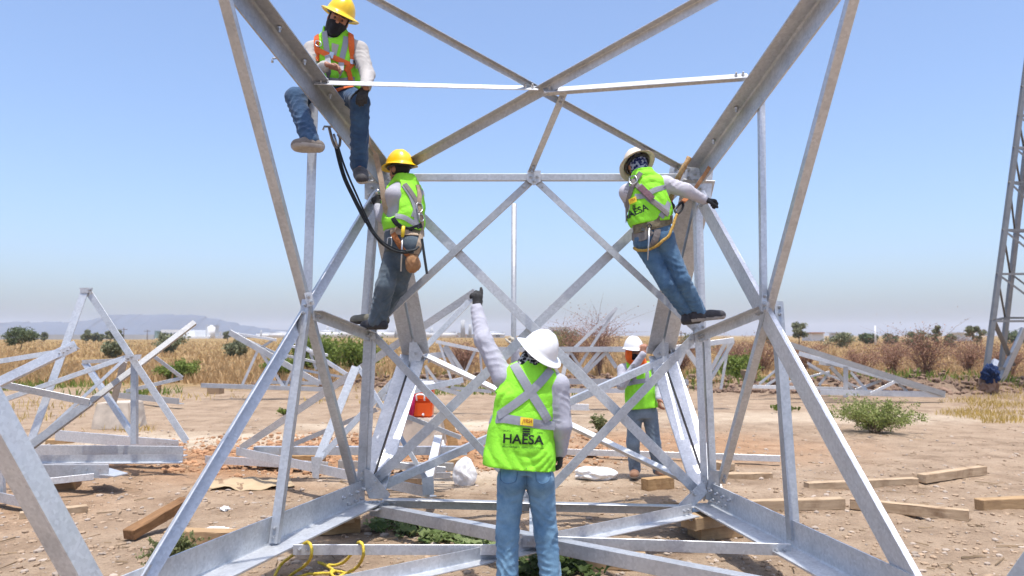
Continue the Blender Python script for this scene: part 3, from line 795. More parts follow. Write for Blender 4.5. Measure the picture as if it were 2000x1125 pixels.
loc_part('body', rbox(.30, .30, .23, .03, 0, .93), MAT['orange_plastic'], cool)
loc_part('upper_body', rbox(.31, .31, .18, .03, .225), MAT['orange_plastic'], cool)
lid = loc_part('lid', rbox(.325, .325, .075, .022, .40), MAT['plastic_white'], cool)
hp = [Vector((-.07, -.165, .24)), Vector((-.07, -.20, .25)), Vector((-.065, -.205, .31)), Vector((.035, -.205, .31)), Vector((.04, -.20, .25)), Vector((.04, -.165, .24))]
vs_, fs_, tr_ = tube_arrays(smooth_path(hp, 5), .012, 8)
loc_part('handle', np_mesh('handle', [tuple(v) for v in vs_], [fs_, tr_], True), MAT['plastic_white'], cool)
cool.scale = (1.06, 1.06, 1.14)
bmh = bmesh.new(); bmesh.ops.create_cone(bmh, cap_ends=True, segments=12, radius1=.022, radius2=.014, depth=.05)
loc_part('tap', bm_mesh(bmh, 'tap', True), MAT['plastic_white'], cool, (0.02, -.16, .05), (R(90), 0, 0))
hat = lump('pink_hat', P(801, 786, fc.y + .1), (.075, .10, .19), MAT['pink_cloth'], 9, .16); tag(hat, 'crumpled deep pink hat hanging beside the orange cooler', 'hat')
simple('bag_white', (.80, .80, .80), .5, 0, .06, 8, .5, 12)
bg1 = lump('plastic_bag', G(908, 926, .12), (.13, .10, .17), MAT['bag_white'], 21, .15, freq=1.5); tag(bg1, 'tall crumpled white plastic bag left of the front man', 'bag')
bg2 = lump('plastic_bag', G(1160, 926, .07), (.24, .13, .08), MAT['bag_white'], 34, .20, freq=1.5); tag(bg2, 'low crumpled white plastic bag right of the front man', 'bag')
bg3 = lump('plastic_scrap', G(420, 1036, .02), (.11, .05, .02), MAT['bag_white'], 41, .5, freq=3); tag(bg3, 'small scrap of clear plastic on the dirt beside the long yellow beam', 'scrap')
bg4 = lump('plastic_scrap', G(506, 1046, .04), (.16, .05, .03), MAT['bag_white'], 42, .5, freq=3); tag(bg4, 'thin white sheet scrap between the yellow beam and the lower chord', 'scrap')
bg5 = lump('plastic_scrap', G(440, 994, .02), (.035, .04, .02), MAT['bag_white'], 43, .5, freq=3); tag(bg5, 'tiny white scrap lying alone left of the left post', 'scrap')
bg6 = lump('plastic_scrap', G(858, 880, .15), (.10, .08, .10), MAT['bag_white'], 44, .4, freq=3); tag(bg6, 'white cloth scrap beside the leaning plank', 'scrap')
# cardboard sheet, slightly warped
nx, ny = 18, 8
c0, c1, c2, c3 = G(392, 957, .02), G(575, 950, .02), G(566, 932, .02), G(415, 934, .02)
vv = []
for j in range(ny):
    for i2 in range(nx):
        u, w_ = i2 / (nx - 1), j / (ny - 1)
        p = (c0 * (1 - u) + c1 * u) * (1 - w_) + (c3 * (1 - u) + c2 * u) * w_
        vv.append((p.x, p.y + .05 * math.sin(u * 7) * (1 - w_), .022 + gz(p.x, p.y) + .018 * math.sin(u * 9 + w_ * 4) + .012 * math.sin(u * 23 + 2)))
ff = [(j * nx + i2, j * nx + i2 + 1, (j + 1) * nx + i2 + 1, (j + 1) * nx + i2) for j in range(ny - 1) for i2 in range(nx - 1)]
cbm = np_mesh('cardboard_sheet', vv, ff, True)
cbo = tag(obj('cardboard_sheet', cbm, MAT['cardboard'], None, c0), 'flattened tan cardboard sheet on the ground at left', 'cardboard')
sm = cbo.modifiers.new('solid', 'SOLIDIFY'); sm.thickness = .006
# yellow rope
def rope(name, pts, r, mat, label, cat='rope', parent=None):
    path = smooth_path(pts, 10)
    vs, fs, tr = tube_arrays(path, r, 8)
    # strands: three-lobed twist
    n = len(path)
    out = []
    L = 0
    for i in range(n):
        if i: L += (path[i] - path[i - 1]).length
        for k in range(8):
            a = 2 * math.pi * k / 8
            f = 1 + .22 * math.sin(3 * a + L * 2 * math.pi / (r * 9))
            v = path[i] + (vs[i * 8 + k] - path[i]) * f
            out.append(tuple(v))
    out += [tuple(vs[-2]), tuple(vs[-1])]
    o = obj(name, np_mesh(name, out, [fs, tr], True), mat, parent, loc=Vector(pts[0]))
    if label: tag(o, label, cat)
    return o
rp = [(530, 1140, .02), (548, 1104, .06), (575, 1082, .18), (590, 1066, .30), (600, 1059, .338), (607, 1066, .325), (608, 1086, .26), (596, 1104, .14), (570, 1122, .03), (560, 1135, .02), (600, 1122, .02), (650, 1118, .02), (640, 1106, .02), (622, 1098, .02), (640, 1104, .02), (668, 1100, .05), (688, 1080, .20), (697, 1064, .30), (703, 1059, .338), (709, 1067, .325), (709, 1087, .255), (697, 1108, .10), (675, 1120, .02), (655, 1128, .02), (648, 1115, .02), (690, 1122, .02)]
rope('yellow_rope', [G(*p) for p in rp], .0105, MAT['rope_yellow'], 'knotted yellow rope looped over the floor bar at lower left')
# loose bolts on the lower left chord
for kk, (x, y) in enumerate([(497, 1077), (505, 1075), (512, 1072), (520, 1068), (527, 1070), (534, 1066)]):
    o = bpy.data.objects.new('loose_bolt', bolt_me); link(o); o.location = G(x, y, .265) ; o.rotation_euler = (R(90), 0, kk * 1.1); o.scale = (1.3,) * 3
    tag(o, 'one of the loose bolts heaped on the lower left chord', 'bolt', 'loose bolts on the chord')
# gin pole
pole = tag(tube(None, 'steel_pole', [P(1004, 398, 9.6), P(1003, 700, 9.6), G(1003, 930, 0.0)], .033, MAT['galv_dull'], 12), 'tall upright grey pole rising behind the front man', 'pole')
# ------------------------------------------------------------------ vegetation
def leaf_mat(name, a, b, trans=.35):
    k = NT(name)
    geo = k.n('ShaderNodeNewGeometry')
    c = k.ramp(geo.outputs['Random Per Island'], [(0, a), (1, b)])
    k.set(col=c, rough=.6, spec=.25)
    tr = k.n('ShaderNodeBsdfTranslucent'); k.l(c, tr.inputs['Color'])
    mx = k.n('ShaderNodeMixShader'); mx.inputs[0].default_value = trans
    k.l(k.b.outputs[0], mx.inputs[1]); k.l(tr.outputs[0], mx.inputs[2]); k.l(mx.outputs[0], k.out.inputs['Surface'])
    MAT[name] = k.m
leaf_mat('leaf_green', (.11, .16, .025), (.25, .31, .07))
leaf_mat('leaf_mimosa', (.16, .20, .045), (.36, .40, .14))
leaf_mat('leaf_grey', (.14, .17, .06), (.28, .30, .13))
leaf_mat('leaf_dark', (.045, .075, .022), (.10, .14, .04))
leaf_mat('leaf_weed', (.13, .19, .06), (.30, .36, .16))
leaf_mat('leaf_far', (.15, .16, .085), (.24, .25, .14), .2)
leaf_mat('leaf_acacia', (.075, .10, .045), (.15, .18, .08), .2)
leaf_mat('straw', (.42, .26, .115), (.60, .42, .22), .3)
leaf_mat('straw_yellow', (.42, .29, .07), (.62, .46, .16), .3)
leaf_mat('dead_leaf', (.26, .13, .085), (.42, .24, .165), .2)
simple('bark', (.15, .10, .065), .9, 0, .3, 8, .5, 30)
simple('bark_dead', (.25, .145, .10), .9, 0, .3, 8)
def leaves(cent, size, elong=1.6, up=.0, r=rng):
    """array of 4-vertex leaves at centres"""
    n = len(cent)
    u = r.normal(size=(n, 3)); u[:, 2] += up; u /= np.linalg.norm(u, axis=1, keepdims=True)
    v = np.cross(u, r.normal(size=(n, 3))); v /= np.linalg.norm(v, axis=1, keepdims=True) + 1e-9
    s = (size * (.6 + .8 * r.random(n)))[:, None]
    a = cent - u * s * elong * .5; b = cent + v * s * .5; c = cent + u * s * elong * .5; d = cent - v * s * .5
    V = np.stack([a, b, c, d], 1).reshape(-1, 3)
    F = np.arange(n * 4).reshape(n, 4)
    return V, F
def join_tubes(paths, radii, seg=5):
    V, Q, off = [], [], 0
    for p, r in zip(paths, radii):
        vs, fs, tr = tube_arrays(p, r, seg, cap=False)
        V += [tuple(v) for v in vs]; Q += [tuple(i + off for i in f) for f in fs]; off += len(vs)
    return V, Q
def tree(name, label, base, h, rad, leafmat, nleaf, lsize, trunk_h=.35, seed=0, clumps=14, flatness=.6, cat='tree', group=None, gap=1.0):
    r = np.random.default_rng(seed)
    base = Vector(base)
    t = thing(name, base, label, cat, group)
    cz = h * (trunk_h + (1 - trunk_h) * .5)
    cl = []
    for k in range(clumps):
        a = r.random() * 6.28; q = r.random() ** .5
        zz = (r.random() * 2 - 1) * h * (1 - trunk_h) * .42
        w = math.sqrt(max(.15, 1 - (zz / (h * (1 - trunk_h) * .5)) ** 2))
        cl.append((q * rad * w * .8 * math.cos(a), q * rad * w * .8 * math.sin(a), cz + zz, rad * (.22 + .22 * r.random())))
    paths, radii = [], []
    tr = h * .035
    top = Vector((r.normal() * .05 * h, r.normal() * .05 * h, h * trunk_h))
    paths.append([base, base + top * .5 + Vector((r.normal() * .02 * h, 0, 0)), base + top]); radii.append([tr, tr * .8, tr * .65])
    for c in cl[:9]:
        e = base + Vector(c[:3]); m = (base + top) * .5 + e * .5 + Vector((0, 0, -.04 * h))
        paths.append([base + top * .9, m, e]); radii.append([tr * .5, tr * .3, tr * .08])
    V, Q = join_tubes(paths, radii)
    obj('trunk', np_mesh('trunk', V, Q, True), MAT['bark'], t)
    cs = []
    for c in cl:
        n = int(nleaf / clumps)
        p = r.normal(size=(n, 3)); p /= np.linalg.norm(p, axis=1, keepdims=True)
        p *= (r.random((n, 1)) ** .45) * c[3] * gap
        p[:, 2] *= flatness
        cs.append(p + np.array(c[:3]))
    cs = np.vstack(cs) + np.array(base)
    V, F = leaves(cs, lsize, 1.5, 0, r)
    obj('crown', np_mesh('crown', V, F), MAT[leafmat], t)
    return t
def bush(name, label, base, h, rad, leafmat, nleaf, lsize, stems=14, seed=0, twig=.25, cat='bush', group=None, barkm='bark', arch=.5, rstem=.012, fill=.5):
    """many arching stems with side twigs; leaves along the outer half"""
    r = np.random.default_rng(seed); base = Vector(base)
    t = thing(name, base, label, cat, group)
    paths, radii, tips = [], [], []
    for k in range(stems):
        a = r.random() * 6.28; q = .25 + .75 * r.random()
        e = Vector((math.cos(a) * rad * q, math.sin(a) * rad * q, h * (1.05 - .55 * q ** 2 * arch) * (.75 + .3 * r.random())))
        m = Vector((e.x * .35, e.y * .35, e.z * .62))
        s = Vector((r.normal() * rad * .06, r.normal() * rad * .06, 0))
        p = smooth_path([base + s, base + s + m, base + s + e], 4)
        paths.append(p); radii.append([rstem * (1 - .8 * i / (len(p) - 1)) for i in range(len(p))])
        for j in range(6):
            f = .3 + .7 * r.random(); i0 = min(int(f * (len(p) - 1)), len(p) - 2)
            q0 = p[i0]
            dv = Vector((r.normal(), r.normal(), r.normal() * .5 + .5)) * twig * h * (.5 + r.random() * .6)
            pp = [q0, q0 + dv * .5 + Vector((0, 0, dv.length * .08)), q0 + dv]
            paths.append(pp); radii.append([rstem * .45, rstem * .3, rstem * .1]); tips.append(pp)
    V, Q = join_tubes(paths, radii, 4)
    obj('stems', np_mesh('stems', V, Q, True), MAT[barkm], t)
    if nleaf:
        tp = np.array([[[*x] for x in (pp[0], pp[1], pp[2])] for pp in tips])
        idx = r.integers(0, len(tp), nleaf); f = r.random(nleaf)[:, None]
        c = tp[idx, 0] * (1 - f) ** 2 + 2 * tp[idx, 1] * f * (1 - f) + tp[idx, 2] * f * f
        c += r.normal(size=(nleaf, 3)) * h * .06 * fill
        V, F = leaves(c, lsize, 1.8, .2, r)
        obj('foliage', np_mesh('foliage', V, F), MAT[leafmat], t)
    return t
# near right mimosa bush
bush('green_bush', 'feathery green bush on the bare dirt right of the blue brace', G(1712, 846), .50, .98, 'leaf_mimosa', 9500, .020, 30, 5, .5, fill=1.0, rstem=.006, arch=1.0)
bush('small_shrub', 'small grey green shrub at lower left beside the slanting brace', G(345, 1128), .26, .19, 'leaf_grey', 3800, .014, 22, 7, .35, rstem=.004, arch=.3)
bush('grass_tuft', 'dry green tuft on the red soil right of the front man', G(1172, 852), .36, .16, 'leaf_grey', 1400, .02, 16, 8, .2, rstem=.004, arch=.3)
bush('grass_tuft', 'sparse green weed behind the right braces', G(1530, 803), .12, .55, 'leaf_green', 1500, .035, 14, 18, .5, rstem=.005)
bush('grass_tuft', 'small green tuft on the red soil left of the slanting brace', G(555, 811), .12, .2, 'leaf_green', 500, .03, 9, 19, .5, rstem=.004)
bush('weed', 'green weed growing behind the left waist leg', G(782, 800), .5, .4, 'leaf_grey', 2600, .04, 14, 28, .4, rstem=.006)
# broad leaved weeds on the ground, rosettes
def weeds(label, spots, size, mat, seed):
    r = np.random.default_rng(seed)
    V, F, n = [], [], 0
    for (px, py) in spots:
        b = G(px, py); z = gz(b.x, b.y)
        for k in range(9):
            a = r.random() * 6.28; el = .35 + .75 * r.random(); L = size * (.7 + .6 * r.random())
            o = np.array([b.x + r.normal() * size * .5, b.y + r.normal() * size * .5, z])
            dr = np.array([math.cos(a) * math.cos(el), math.sin(a) * math.cos(el), math.sin(el)])
            sd = np.array([-math.sin(a), math.cos(a), 0])
            pts = []
            for i, (f, w) in enumerate(((.0, .03), (.35, .10), (.6, .42), (.85, .46), (1.05, .25))):
                c = o + dr * L * f + np.array([0, 0, -.25 * L * f * f]); ww = w * L
                dz = .10 * L * math.sin(i * 2.1 + k)
                pts.append([c + sd * ww + [0, 0, .12 * L + dz], c, c - sd * ww + [0, 0, .12 * L - dz]])
            for i in range(4):
                for j in range(2):
                    F.append([n + i * 3 + j, n + i * 3 + j + 1, n + (i + 1) * 3 + j + 1, n + (i + 1) * 3 + j])
            V += [x for row in pts for x in row]; n += 15
    o = obj('weed_patch', np_mesh('weed_patch', np.array(V), F, True), MAT[mat], None, G(*spots[0]))
    return tag(o, label, 'weeds', None, 'stuff')
r_ = random.Random(3)
weeds('trailing pale green weeds between the lower chord and the front man', [(740 + 225 * t + r_.uniform(-12, 12), 1028 + 38 * t + r_.uniform(-14, 14)) for t in [k / 33 for k in range(34)]], .10, 'leaf_weed', 1)
weeds('dark green weeds around the boots of the front man', [(1010 + r_.uniform(0, 130), 1100 + r_.uniform(0, 34)) for k in range(22)], .10, 'leaf_dark', 2)
weeds('sprigs of weed beside the beam right of the front man', [(1150 + r_.uniform(-20, 70), 1078 + r_.uniform(-6, 8)) for k in range(9)], .07, 'leaf_weed', 3)
# dry grass of the field and the tufts in front of it
def grass(name, label, n, region, h, w, mat, seed, lean=.35):
    r = np.random.default_rng(seed)
    xy = region(n); n = len(xy)
    d = xy[:, 1]
    z = height(xy[:, 0], xy[:, 1])
    hh = h * (.5 + .8 * r.random(n)); ww = w * (1 + d / 60) * (.6 + .8 * r.random(n))
    a = r.random(n) * 6.28
    b = np.stack([xy[:, 0], xy[:, 1], z], -1)
    s = np.stack([np.cos(a) * ww, np.sin(a) * ww, np.zeros(n)], -1)
    l = np.stack([r.normal(size=n) * lean * hh, r.normal(size=n) * lean * hh, hh], -1)
    m = b + l * .55 + np.stack([np.zeros(n), np.zeros(n), hh * .08], -1)
    V = np.stack([b - s, b + s, m + s * .7, b + l, m - s * .7], 1).reshape(-1, 3)
    F = np.arange(n * 5).reshape(n, 5)
    return tag(obj(name, np_mesh(name, V, F), MAT[mat]), label, 'grass', None, 'stuff')
def patchy(x, y, s=.35, lo=-.2):
    return np.sin(x * s + 1.7 * np.sin(y * s * .7)) * np.sin(y * s * 1.3 + 1.1 * np.sin(x * s * .6)) > lo
grass('field_grass', 'dry ochre stubble of the wide field behind the site', 42000, reg(29, 240, .80, .8, lambda x, y: patchy(x, y, .16, -.45) | (y > 90)), .30, .032, 'straw', 3)
grass('field_edge_grass', 'taller straw coloured grass along the near edge of the field', 15000, reg(25.5, 42, .82, 1, lambda x, y: patchy(x, y)), .36, .016, 'straw', 4)
grass('dry_tufts', 'yellow dry grass at the right edge before the standing tower', 26000, reg(15.5, 23, .9, 1, lambda x, y: (x > .575 * y + .5 * np.sin(y * 2.1)) & patchy(x, y, 1.6, -.25)), .13, .0045, 'straw_yellow', 5)
grass('green_tufts', 'green grass growing at the foot of the field', 9000, reg(22.5, 34, .8, 1, lambda x, y: patchy(x, y, .5, .15)), .24, .013, 'leaf_green', 6)
grass('site_tufts', 'thin dry grass scattered over the left edge of the site', 3500, reg(14, 25, .75, 1, lambda x, y: (x < -3) & patchy(x, y, .8, .3)), .14, .008, 'straw_yellow', 7)
# green shrubs in the middle distance
def size_px(px, top, half, d):
    x = P(px, 655, d).x; z0 = gz(x, d); p = P(px, top, d)
    return Vector((x, d, z0)), p.z - z0, half * d / FPX
for k, (px, top, half, d, lab) in enumerate([
    (700, 666, 62, 33, 'broad bright green shrub beyond the posts left of the waist'), (640, 668, 30, 34, 'rounded green shrub left of the left post'), (600, 660, 24, 36, 'upright green shrub behind the left brace crossing'),
    (545, 708, 48, 27, 'green bush behind the lying lattice mast at left'), (1440, 700, 55, 26, 'bright green bush under the raised truss end'),
    (350, 712, 60, 29, 'low green bush right of the wooden stake'), (1070, 664, 70, 70, 'far green hedge behind the white helmet'), (330, 658, 22, 75, 'small olive bush standing in the field below the factory'), (222, 672, 26, 60, 'olive bush in the field inside the A frame'), (460, 672, 24, 60, 'olive bush in the field left of the mast')]):
    b0, h, rad = size_px(px, top, half, d)
    bush('green_shrub', lab, b0, h, rad, 'leaf_green' if k < 7 else 'leaf_far', 5200, .055 * d / 30, 24, 40 + k, .32, fill=1.6, rstem=.012)
# bare reddish bushes
for k, (px, top, half, d, lab) in enumerate([
    (1805, 652, 52, 25.0, 'big bare reddish bush on the spoil heap at right'), (1168, 630, 58, 27, 'bare reddish bush behind the raised truss tip'), (1118, 642, 42, 33, 'brown bush just right of the white helmet'),
    (1430, 664, 70, 34, 'reddish bush behind the right post'), (1490, 668, 60, 33, 'reddish bush right of the right brace crossing'), (1330, 672, 40, 33, 'brown bush behind the right waist leg'),
    (905, 672, 34, 27, 'dark bare bush left of the front man\'s raised sleeve'), (1680, 684, 70, 30, 'low bare bush over the low right truss'), (1890, 668, 40, 33, 'bare bush between the big bush and the tower'), (1965, 672, 50, 27, 'bare dark bush behind the foot of the tower'), (1575, 672, 60, 36, 'brown bush below the pale tree at right'), (1740, 668, 45, 32, 'low brown bush left of the big bare bush')]):
    b0, h, rad = size_px(px, top, half, d)
    bush('bare_bush', lab, b0, h, rad, 'dead_leaf', 1800, .030, 36, 70 + k, .42, barkm='bark_dead', arch=.45, rstem=.014, fill=1.5)
# far trees
far = [(40, 90, 644, 34, .35, 'round dark acacia standing alone in the field at far left'), (170, 180, 645, 13, .2, 'small tree left of the A frame leg'), (86, 210, 650, 7, .2, 'slim tree between the acacia and the A frame'),
       (216, 190, 644, 12, .25, 'pale tree seen inside the A frame'), (192, 185, 652, 13, .2, 'low bush like tree inside the A frame at left'), (232, 150, 643, 12, .2, 'bush like tree at the right A frame bar'), (445, 200, 648, 9, .2, 'tree right of the grey factory tower'),
       (1560, 120, 632, 21, .4, 'pale tall tree right of the blue brace'), (1690, 150, 655, 22, .2, 'dark tree beside the white mast at right'), (1640, 110, 656, 34, .2, 'broad tree left of the utility pole at right'), (1735, 150, 654, 20, .2, 'dark tree right of the white mast'),
       (1790, 80, 650, 24, .2, 'brownish tree behind the big bare bush'), (1832, 75, 636, 13, .3, 'slim pale tree rising above the big bare bush'), (1858, 95, 654, 14, .2, 'low tree right of the slim pale tree'), (1905, 105, 637, 20, .35, 'grey rounded tree left of the standing tower'), (1985, 150, 654, 42, .2, 'dark trees row behind the tower legs'),
       (1350, 75, 658, 44, .2, 'broad green tree behind the right waist leg'), (1500, 130, 652, 22, .2, 'small tree peeping between the right braces'), (1105, 150, 646, 32, .2, 'brownish green tree beside the white helmet')]
for k, (px, d, top, half, th, lab) in enumerate(far):
    b0, h, rad = size_px(px, top, half, d); b0.z = 0
    tree('far_tree', lab, b0, h, rad, 'leaf_acacia' if k in (0, 8, 10, 15) else 'leaf_far', 3200 if k == 0 else 1800, .16 * d / 100, th, 200 + k, 18 if k == 0 else 12, .7, gap=1.15)

# ------------------------------------------------------------------ far buildings, poles, hills
simple('bldg_white', (.72, .72, .71), .8, 0, .06, .05)
simple('bldg_grey', (.42, .43, .44), .8, 0, .1, .05)
simple('bldg_green', (.16, .22, .20), .8, 0, .1, .05)
simple('bldg_glass', (.10, .12, .14), .3, 0, .1, .05)
simple('roof_red', (.38, .16, .09), .8, 0, .1, .05)
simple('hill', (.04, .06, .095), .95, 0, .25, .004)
def bx(parent, name, px0, px1, py0, d, depth, mat, z0=0.):
    a, b = P(px0, py0, d), P(px1, py0, d)
    h = a.z
    vs = [(x, y, z) for z in (z0, h) for x, y in ((a.x, d), (b.x, d), (b.x, d + depth), (a.x, d + depth))]
    fs = [(3, 2, 1, 0), (4, 5, 6, 7), (0, 1, 5, 4), (1, 2, 6, 5), (2, 3, 7, 6), (3, 0, 4, 7)]
    return obj(name, np_mesh(name, vs, fs), MAT[mat], parent)
D = 430.
fa = thing('factory', P(360, 660, D) * Vector((1, 1, 0)) if False else Vector((P(360, 660, D).x, D, 0)), 'white factory with a grey tower and silo below the mountain', 'factory')
bx(fa, 'dark_hall', 302, 314, 646, D, 40, 'bldg_green'); w_ = bx(fa, 'hall', 314, 352, 644, D - 3, 40, 'bldg_white'); bx(fa, 'hall', 352, 381, 647, D + 4, 40, 'bldg_white')
bx(fa, 'low_wing', 345, 408, 657, D - 8, 30, 'bldg_white'); bx(fa, 'stair_tower', 402, 412, 635, D + 2, 12, 'bldg_grey')
bx(fa, 'loading_wall', 290, 316, 661, D - 6, 10, 'bldg_white')
for k in range(5): bx(w_, 'window', 318 + k * 7, 322 + k * 7, 650, D - 3.3, .2, 'bldg_glass', 1.2)
cx = P(418, 660, D).x
bm = bmesh.new(); bmesh.ops.create_cone(bm, cap_ends=True, segments=20, radius1=2.0, radius2=2.0, depth=6.5, matrix=Matrix.Translation((cx, D - 4, 3.25)))
bmesh.ops.create_cone(bm, cap_ends=True, segments=20, radius1=2.0, radius2=.5, depth=.8, matrix=Matrix.Translation((cx, D - 4, 6.9)))
obj('silo', bm_mesh(bm, 'silo', True), MAT['bldg_white'], fa)
def tank(px, d, r, h, lab):
    c = P(px, 660, d); t = thing('storage_tank', (c.x, d, 0), lab, 'tank')
    bm = bmesh.new(); bmesh.ops.create_cone(bm, cap_ends=True, segments=32, radius1=r, radius2=r, depth=h, matrix=Matrix.Translation((c.x, d, h / 2)))
    obj('shell', bm_mesh(bm, 'shell', True), MAT['bldg_white'], t)
    bm = bmesh.new(); bmesh.ops.create_cone(bm, cap_ends=True, segments=32, radius1=r * 1.01, radius2=.3, depth=h * .13, matrix=Matrix.Translation((c.x, d, h * 1.065)))
    obj('roof', bm_mesh(bm, 'roof', True), MAT['bldg_white'], t)
for k, (px, r, h, lab) in enumerate([(640, 10, 4.6, 'white storage tank seen left of the left post'), (700, 13, 5.2, 'wide white storage tank behind the left boots'), (745, 9, 4.4, 'white storage tank left of the left waist leg'), (862, 11, 4.2, 'white storage tank under the raised sleeve'), (550, 9, 3.8, 'white storage tank left of the slanting brace'), (520, 7, 3.2, 'smaller white storage tank right of the mast tip'), (815, 8, 4.0, 'white storage tank right of the left waist leg'), (960, 10, 4.0, 'white storage tank beside the grey pole')]):
    tank(px, 520 + 9 * k, r, h, lab)
for px0, px1, py, lab in ((455, 505, 656, 'low white hall behind the mast tip'), (660, 760, 648, 'long white hall behind the left boots'), (590, 622, 652, 'low white hall left of the tanks'), (770, 800, 653, 'low white shed right of the left waist leg'), (820, 905, 651, 'long white plant hall left of the raised arm'), (905, 985, 654, 'white plant hall behind the raised sleeve'), (1075, 1110, 640, 'white block right of the white helmet')):
    t = thing('plant_hall', Vector((P((px0 + px1) / 2, 660, 560).x, 560, 0)), lab, 'building')
    wl = bx(t, 'wall', px0, px1, py, 560, 20, 'bldg_white'); bx(t, 'roof', px0 - 1, px1 + 1, py - 1.2, 559, 22, 'bldg_grey', P(px0, py, 559).z + .02)
    for k in range(4): bx(wl, 'window', px0 + (px1 - px0) * (.1 + .23 * k), px0 + (px1 - px0) * (.2 + .23 * k), py + 4, 559.6, .3, 'bldg_glass', 1.8)
for k, (px, top, r, lab) in enumerate([(640, 636, .8, 'refinery stack left of the left post foot'), (656, 635, .7, 'thinner refinery stack of a close pair'), (663, 636, .7, 'refinery stack, right one of a close pair'), (688, 637, .9, 'refinery stack left of the left man\'s boot'), (757, 638, .8, 'refinery stack left of the left waist leg'), (773, 638, .8, 'refinery stack touching the left waist leg'), (843, 640, .9, 'short refinery stack left of the tall one'), (904, 625, 1.5, 'tallest dark refinery stack left of the raised sleeve'), (918, 633, 1.0, 'refinery stack close left of the raised sleeve'), (510, 645, .5, 'thin stack left of the slanting brace'), (590, 640, .6, 'thin stack between the left braces')]):
    c = P(px, top, 540)
    tag(tube(None, 'refinery_stack', [(c.x, 540, 0), (c.x, 540, c.z * .6), (c.x, 540, c.z)], [r * 1.15, r, r * .9], MAT['bldg_grey'], 12), lab, 'stack')
def upole(px, top, d, lab, arms=2, mat='bark'):
    c = P(px, top, d); t = thing('utility_pole', (c.x, d, 0), lab, 'utility pole')
    tube(t, 'pole', [(c.x, d, 0), (c.x, d, c.z)], [.14, .10], MAT[mat], 8)
    for k in range(arms): flat(t, 'cross_arm', (c.x - 1.1, d - .12, c.z - .5 - k * .9), (c.x + 1.1, d - .12, c.z - .5 - k * .9), .14, (0, 1, 0), .12, MAT[mat])
upole(1330, 646, 160, 'utility pole with two cross arms behind the right waist leg'); upole(1634, 648, 170, 'utility pole with cross arms at right', 2); upole(1209, 655, 200, 'far utility pole beside the hooded man', 1)
upole(242, 640, 220, 'faint utility pole below the mountain', 1); upole(288, 644, 260, 'far utility pole left of the factory', 1)
tag(tube(None, 'white_mast', [(P(1709, 636, 140).x, 140, 0), tuple(P(1709, 636, 140))], [.22, .12], MAT['bldg_white'], 8), 'thin white mast among the trees at right', 'mast')
for px0, px1, py, lab, m in ((1585, 1610, 664, 'low far building with a red roof at right', 'roof_red'), (1640, 1662, 667, 'low white building between the trees at right', 'bldg_white'), (1885, 1905, 668, 'low white shed near the tower', 'bldg_white')):
    t = thing('far_shed', Vector((P((px0 + px1) / 2, 660, 240).x, 240, 0)), lab, 'building')
    bx(t, 'wall', px0, px1, py + 1, 240, 8, 'bldg_white', 0) if False else bx(t, 'wall', px0, px1, 651, 240, 8, 'bldg_white', 0)
    bx(t, 'roof', px0 - 1, px1 + 1, 649, 239, 10, m, P(px0, 651, 240).z + .02)
# railway-like wall along the far left edge of the field
wl = thing('boundary_wall', Vector((P(150, 660, 330).x, 330, 0)), 'low pale wall along the far edge of the field at left', 'wall'); bx(wl, 'wall', -120, 300, 653.5, 330, 1.0, 'bldg_grey')
# mountain ridge
def ridge(label, prof, d, depth):
    xs = np.linspace(prof[0][0], prof[-1][0], 220); ys = np.interp(xs, [p[0] for p in prof], [p[1] for p in prof])
    ys = ys + 1.0 * np.sin(xs * .11) + .6 * np.sin(xs * .31 + 1)
    ys = np.minimum(ys, 654.0)
    rows = []
    for f, dd in ((0.0, 0.), (.35, .12), (.7, .3), (1., .5), (.5, .75), (0., 1.)):
        pts = []
        for x, y in zip(xs, ys):
            p = P(x, y, d + depth * .5); hz = (p.z) * f
            pts.append((p.x + 12 * math.sin(x * .2 + dd * 9) * (f > 0), d + depth * dd, max(-2., hz * (1 + .10 * math.sin(x * .17 + dd * 11) * (f < 1)))))
        rows.append(pts)
    n = len(xs); V = [p for r in rows for p in r]
    F = [(a * n + i, a * n + i + 1, (a + 1) * n + i + 1, (a + 1) * n + i) for a in range(5) for i in range(n - 1)]
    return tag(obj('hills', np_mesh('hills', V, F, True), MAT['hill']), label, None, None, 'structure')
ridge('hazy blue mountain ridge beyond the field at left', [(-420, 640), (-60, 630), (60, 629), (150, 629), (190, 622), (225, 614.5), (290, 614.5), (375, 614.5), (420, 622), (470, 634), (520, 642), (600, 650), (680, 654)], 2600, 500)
# ------------------------------------------------------------------ air
hz = NT('haze_air')
hz.t.nodes.remove(hz.b)
pv = hz.n('ShaderNodeVolumePrincipled'); pv.inputs['Color'].default_value = (.78, .85, 1.0, 1); pv.inputs['Density'].default_value = HAZE; pv.inputs['Anisotropy'].default_value = .0
hz.l(pv.outputs[0], hz.out.inputs['Volume'])
S = 5600.
vs = [(x, y, z) for z in (-3., 84.) for x, y in ((-S, -S), (S, -S), (S, S), (-S, S))]
hb = obj('haze', np_mesh('haze', vs, [(3, 2, 1, 0), (4, 5, 6, 7), (0, 1, 5, 4), (1, 2, 6, 5), (2, 3, 7, 6), (3, 0, 4, 7)]), hz.m)
tag(hb, 'thin pale haze in the air', None, None, 'stuff')
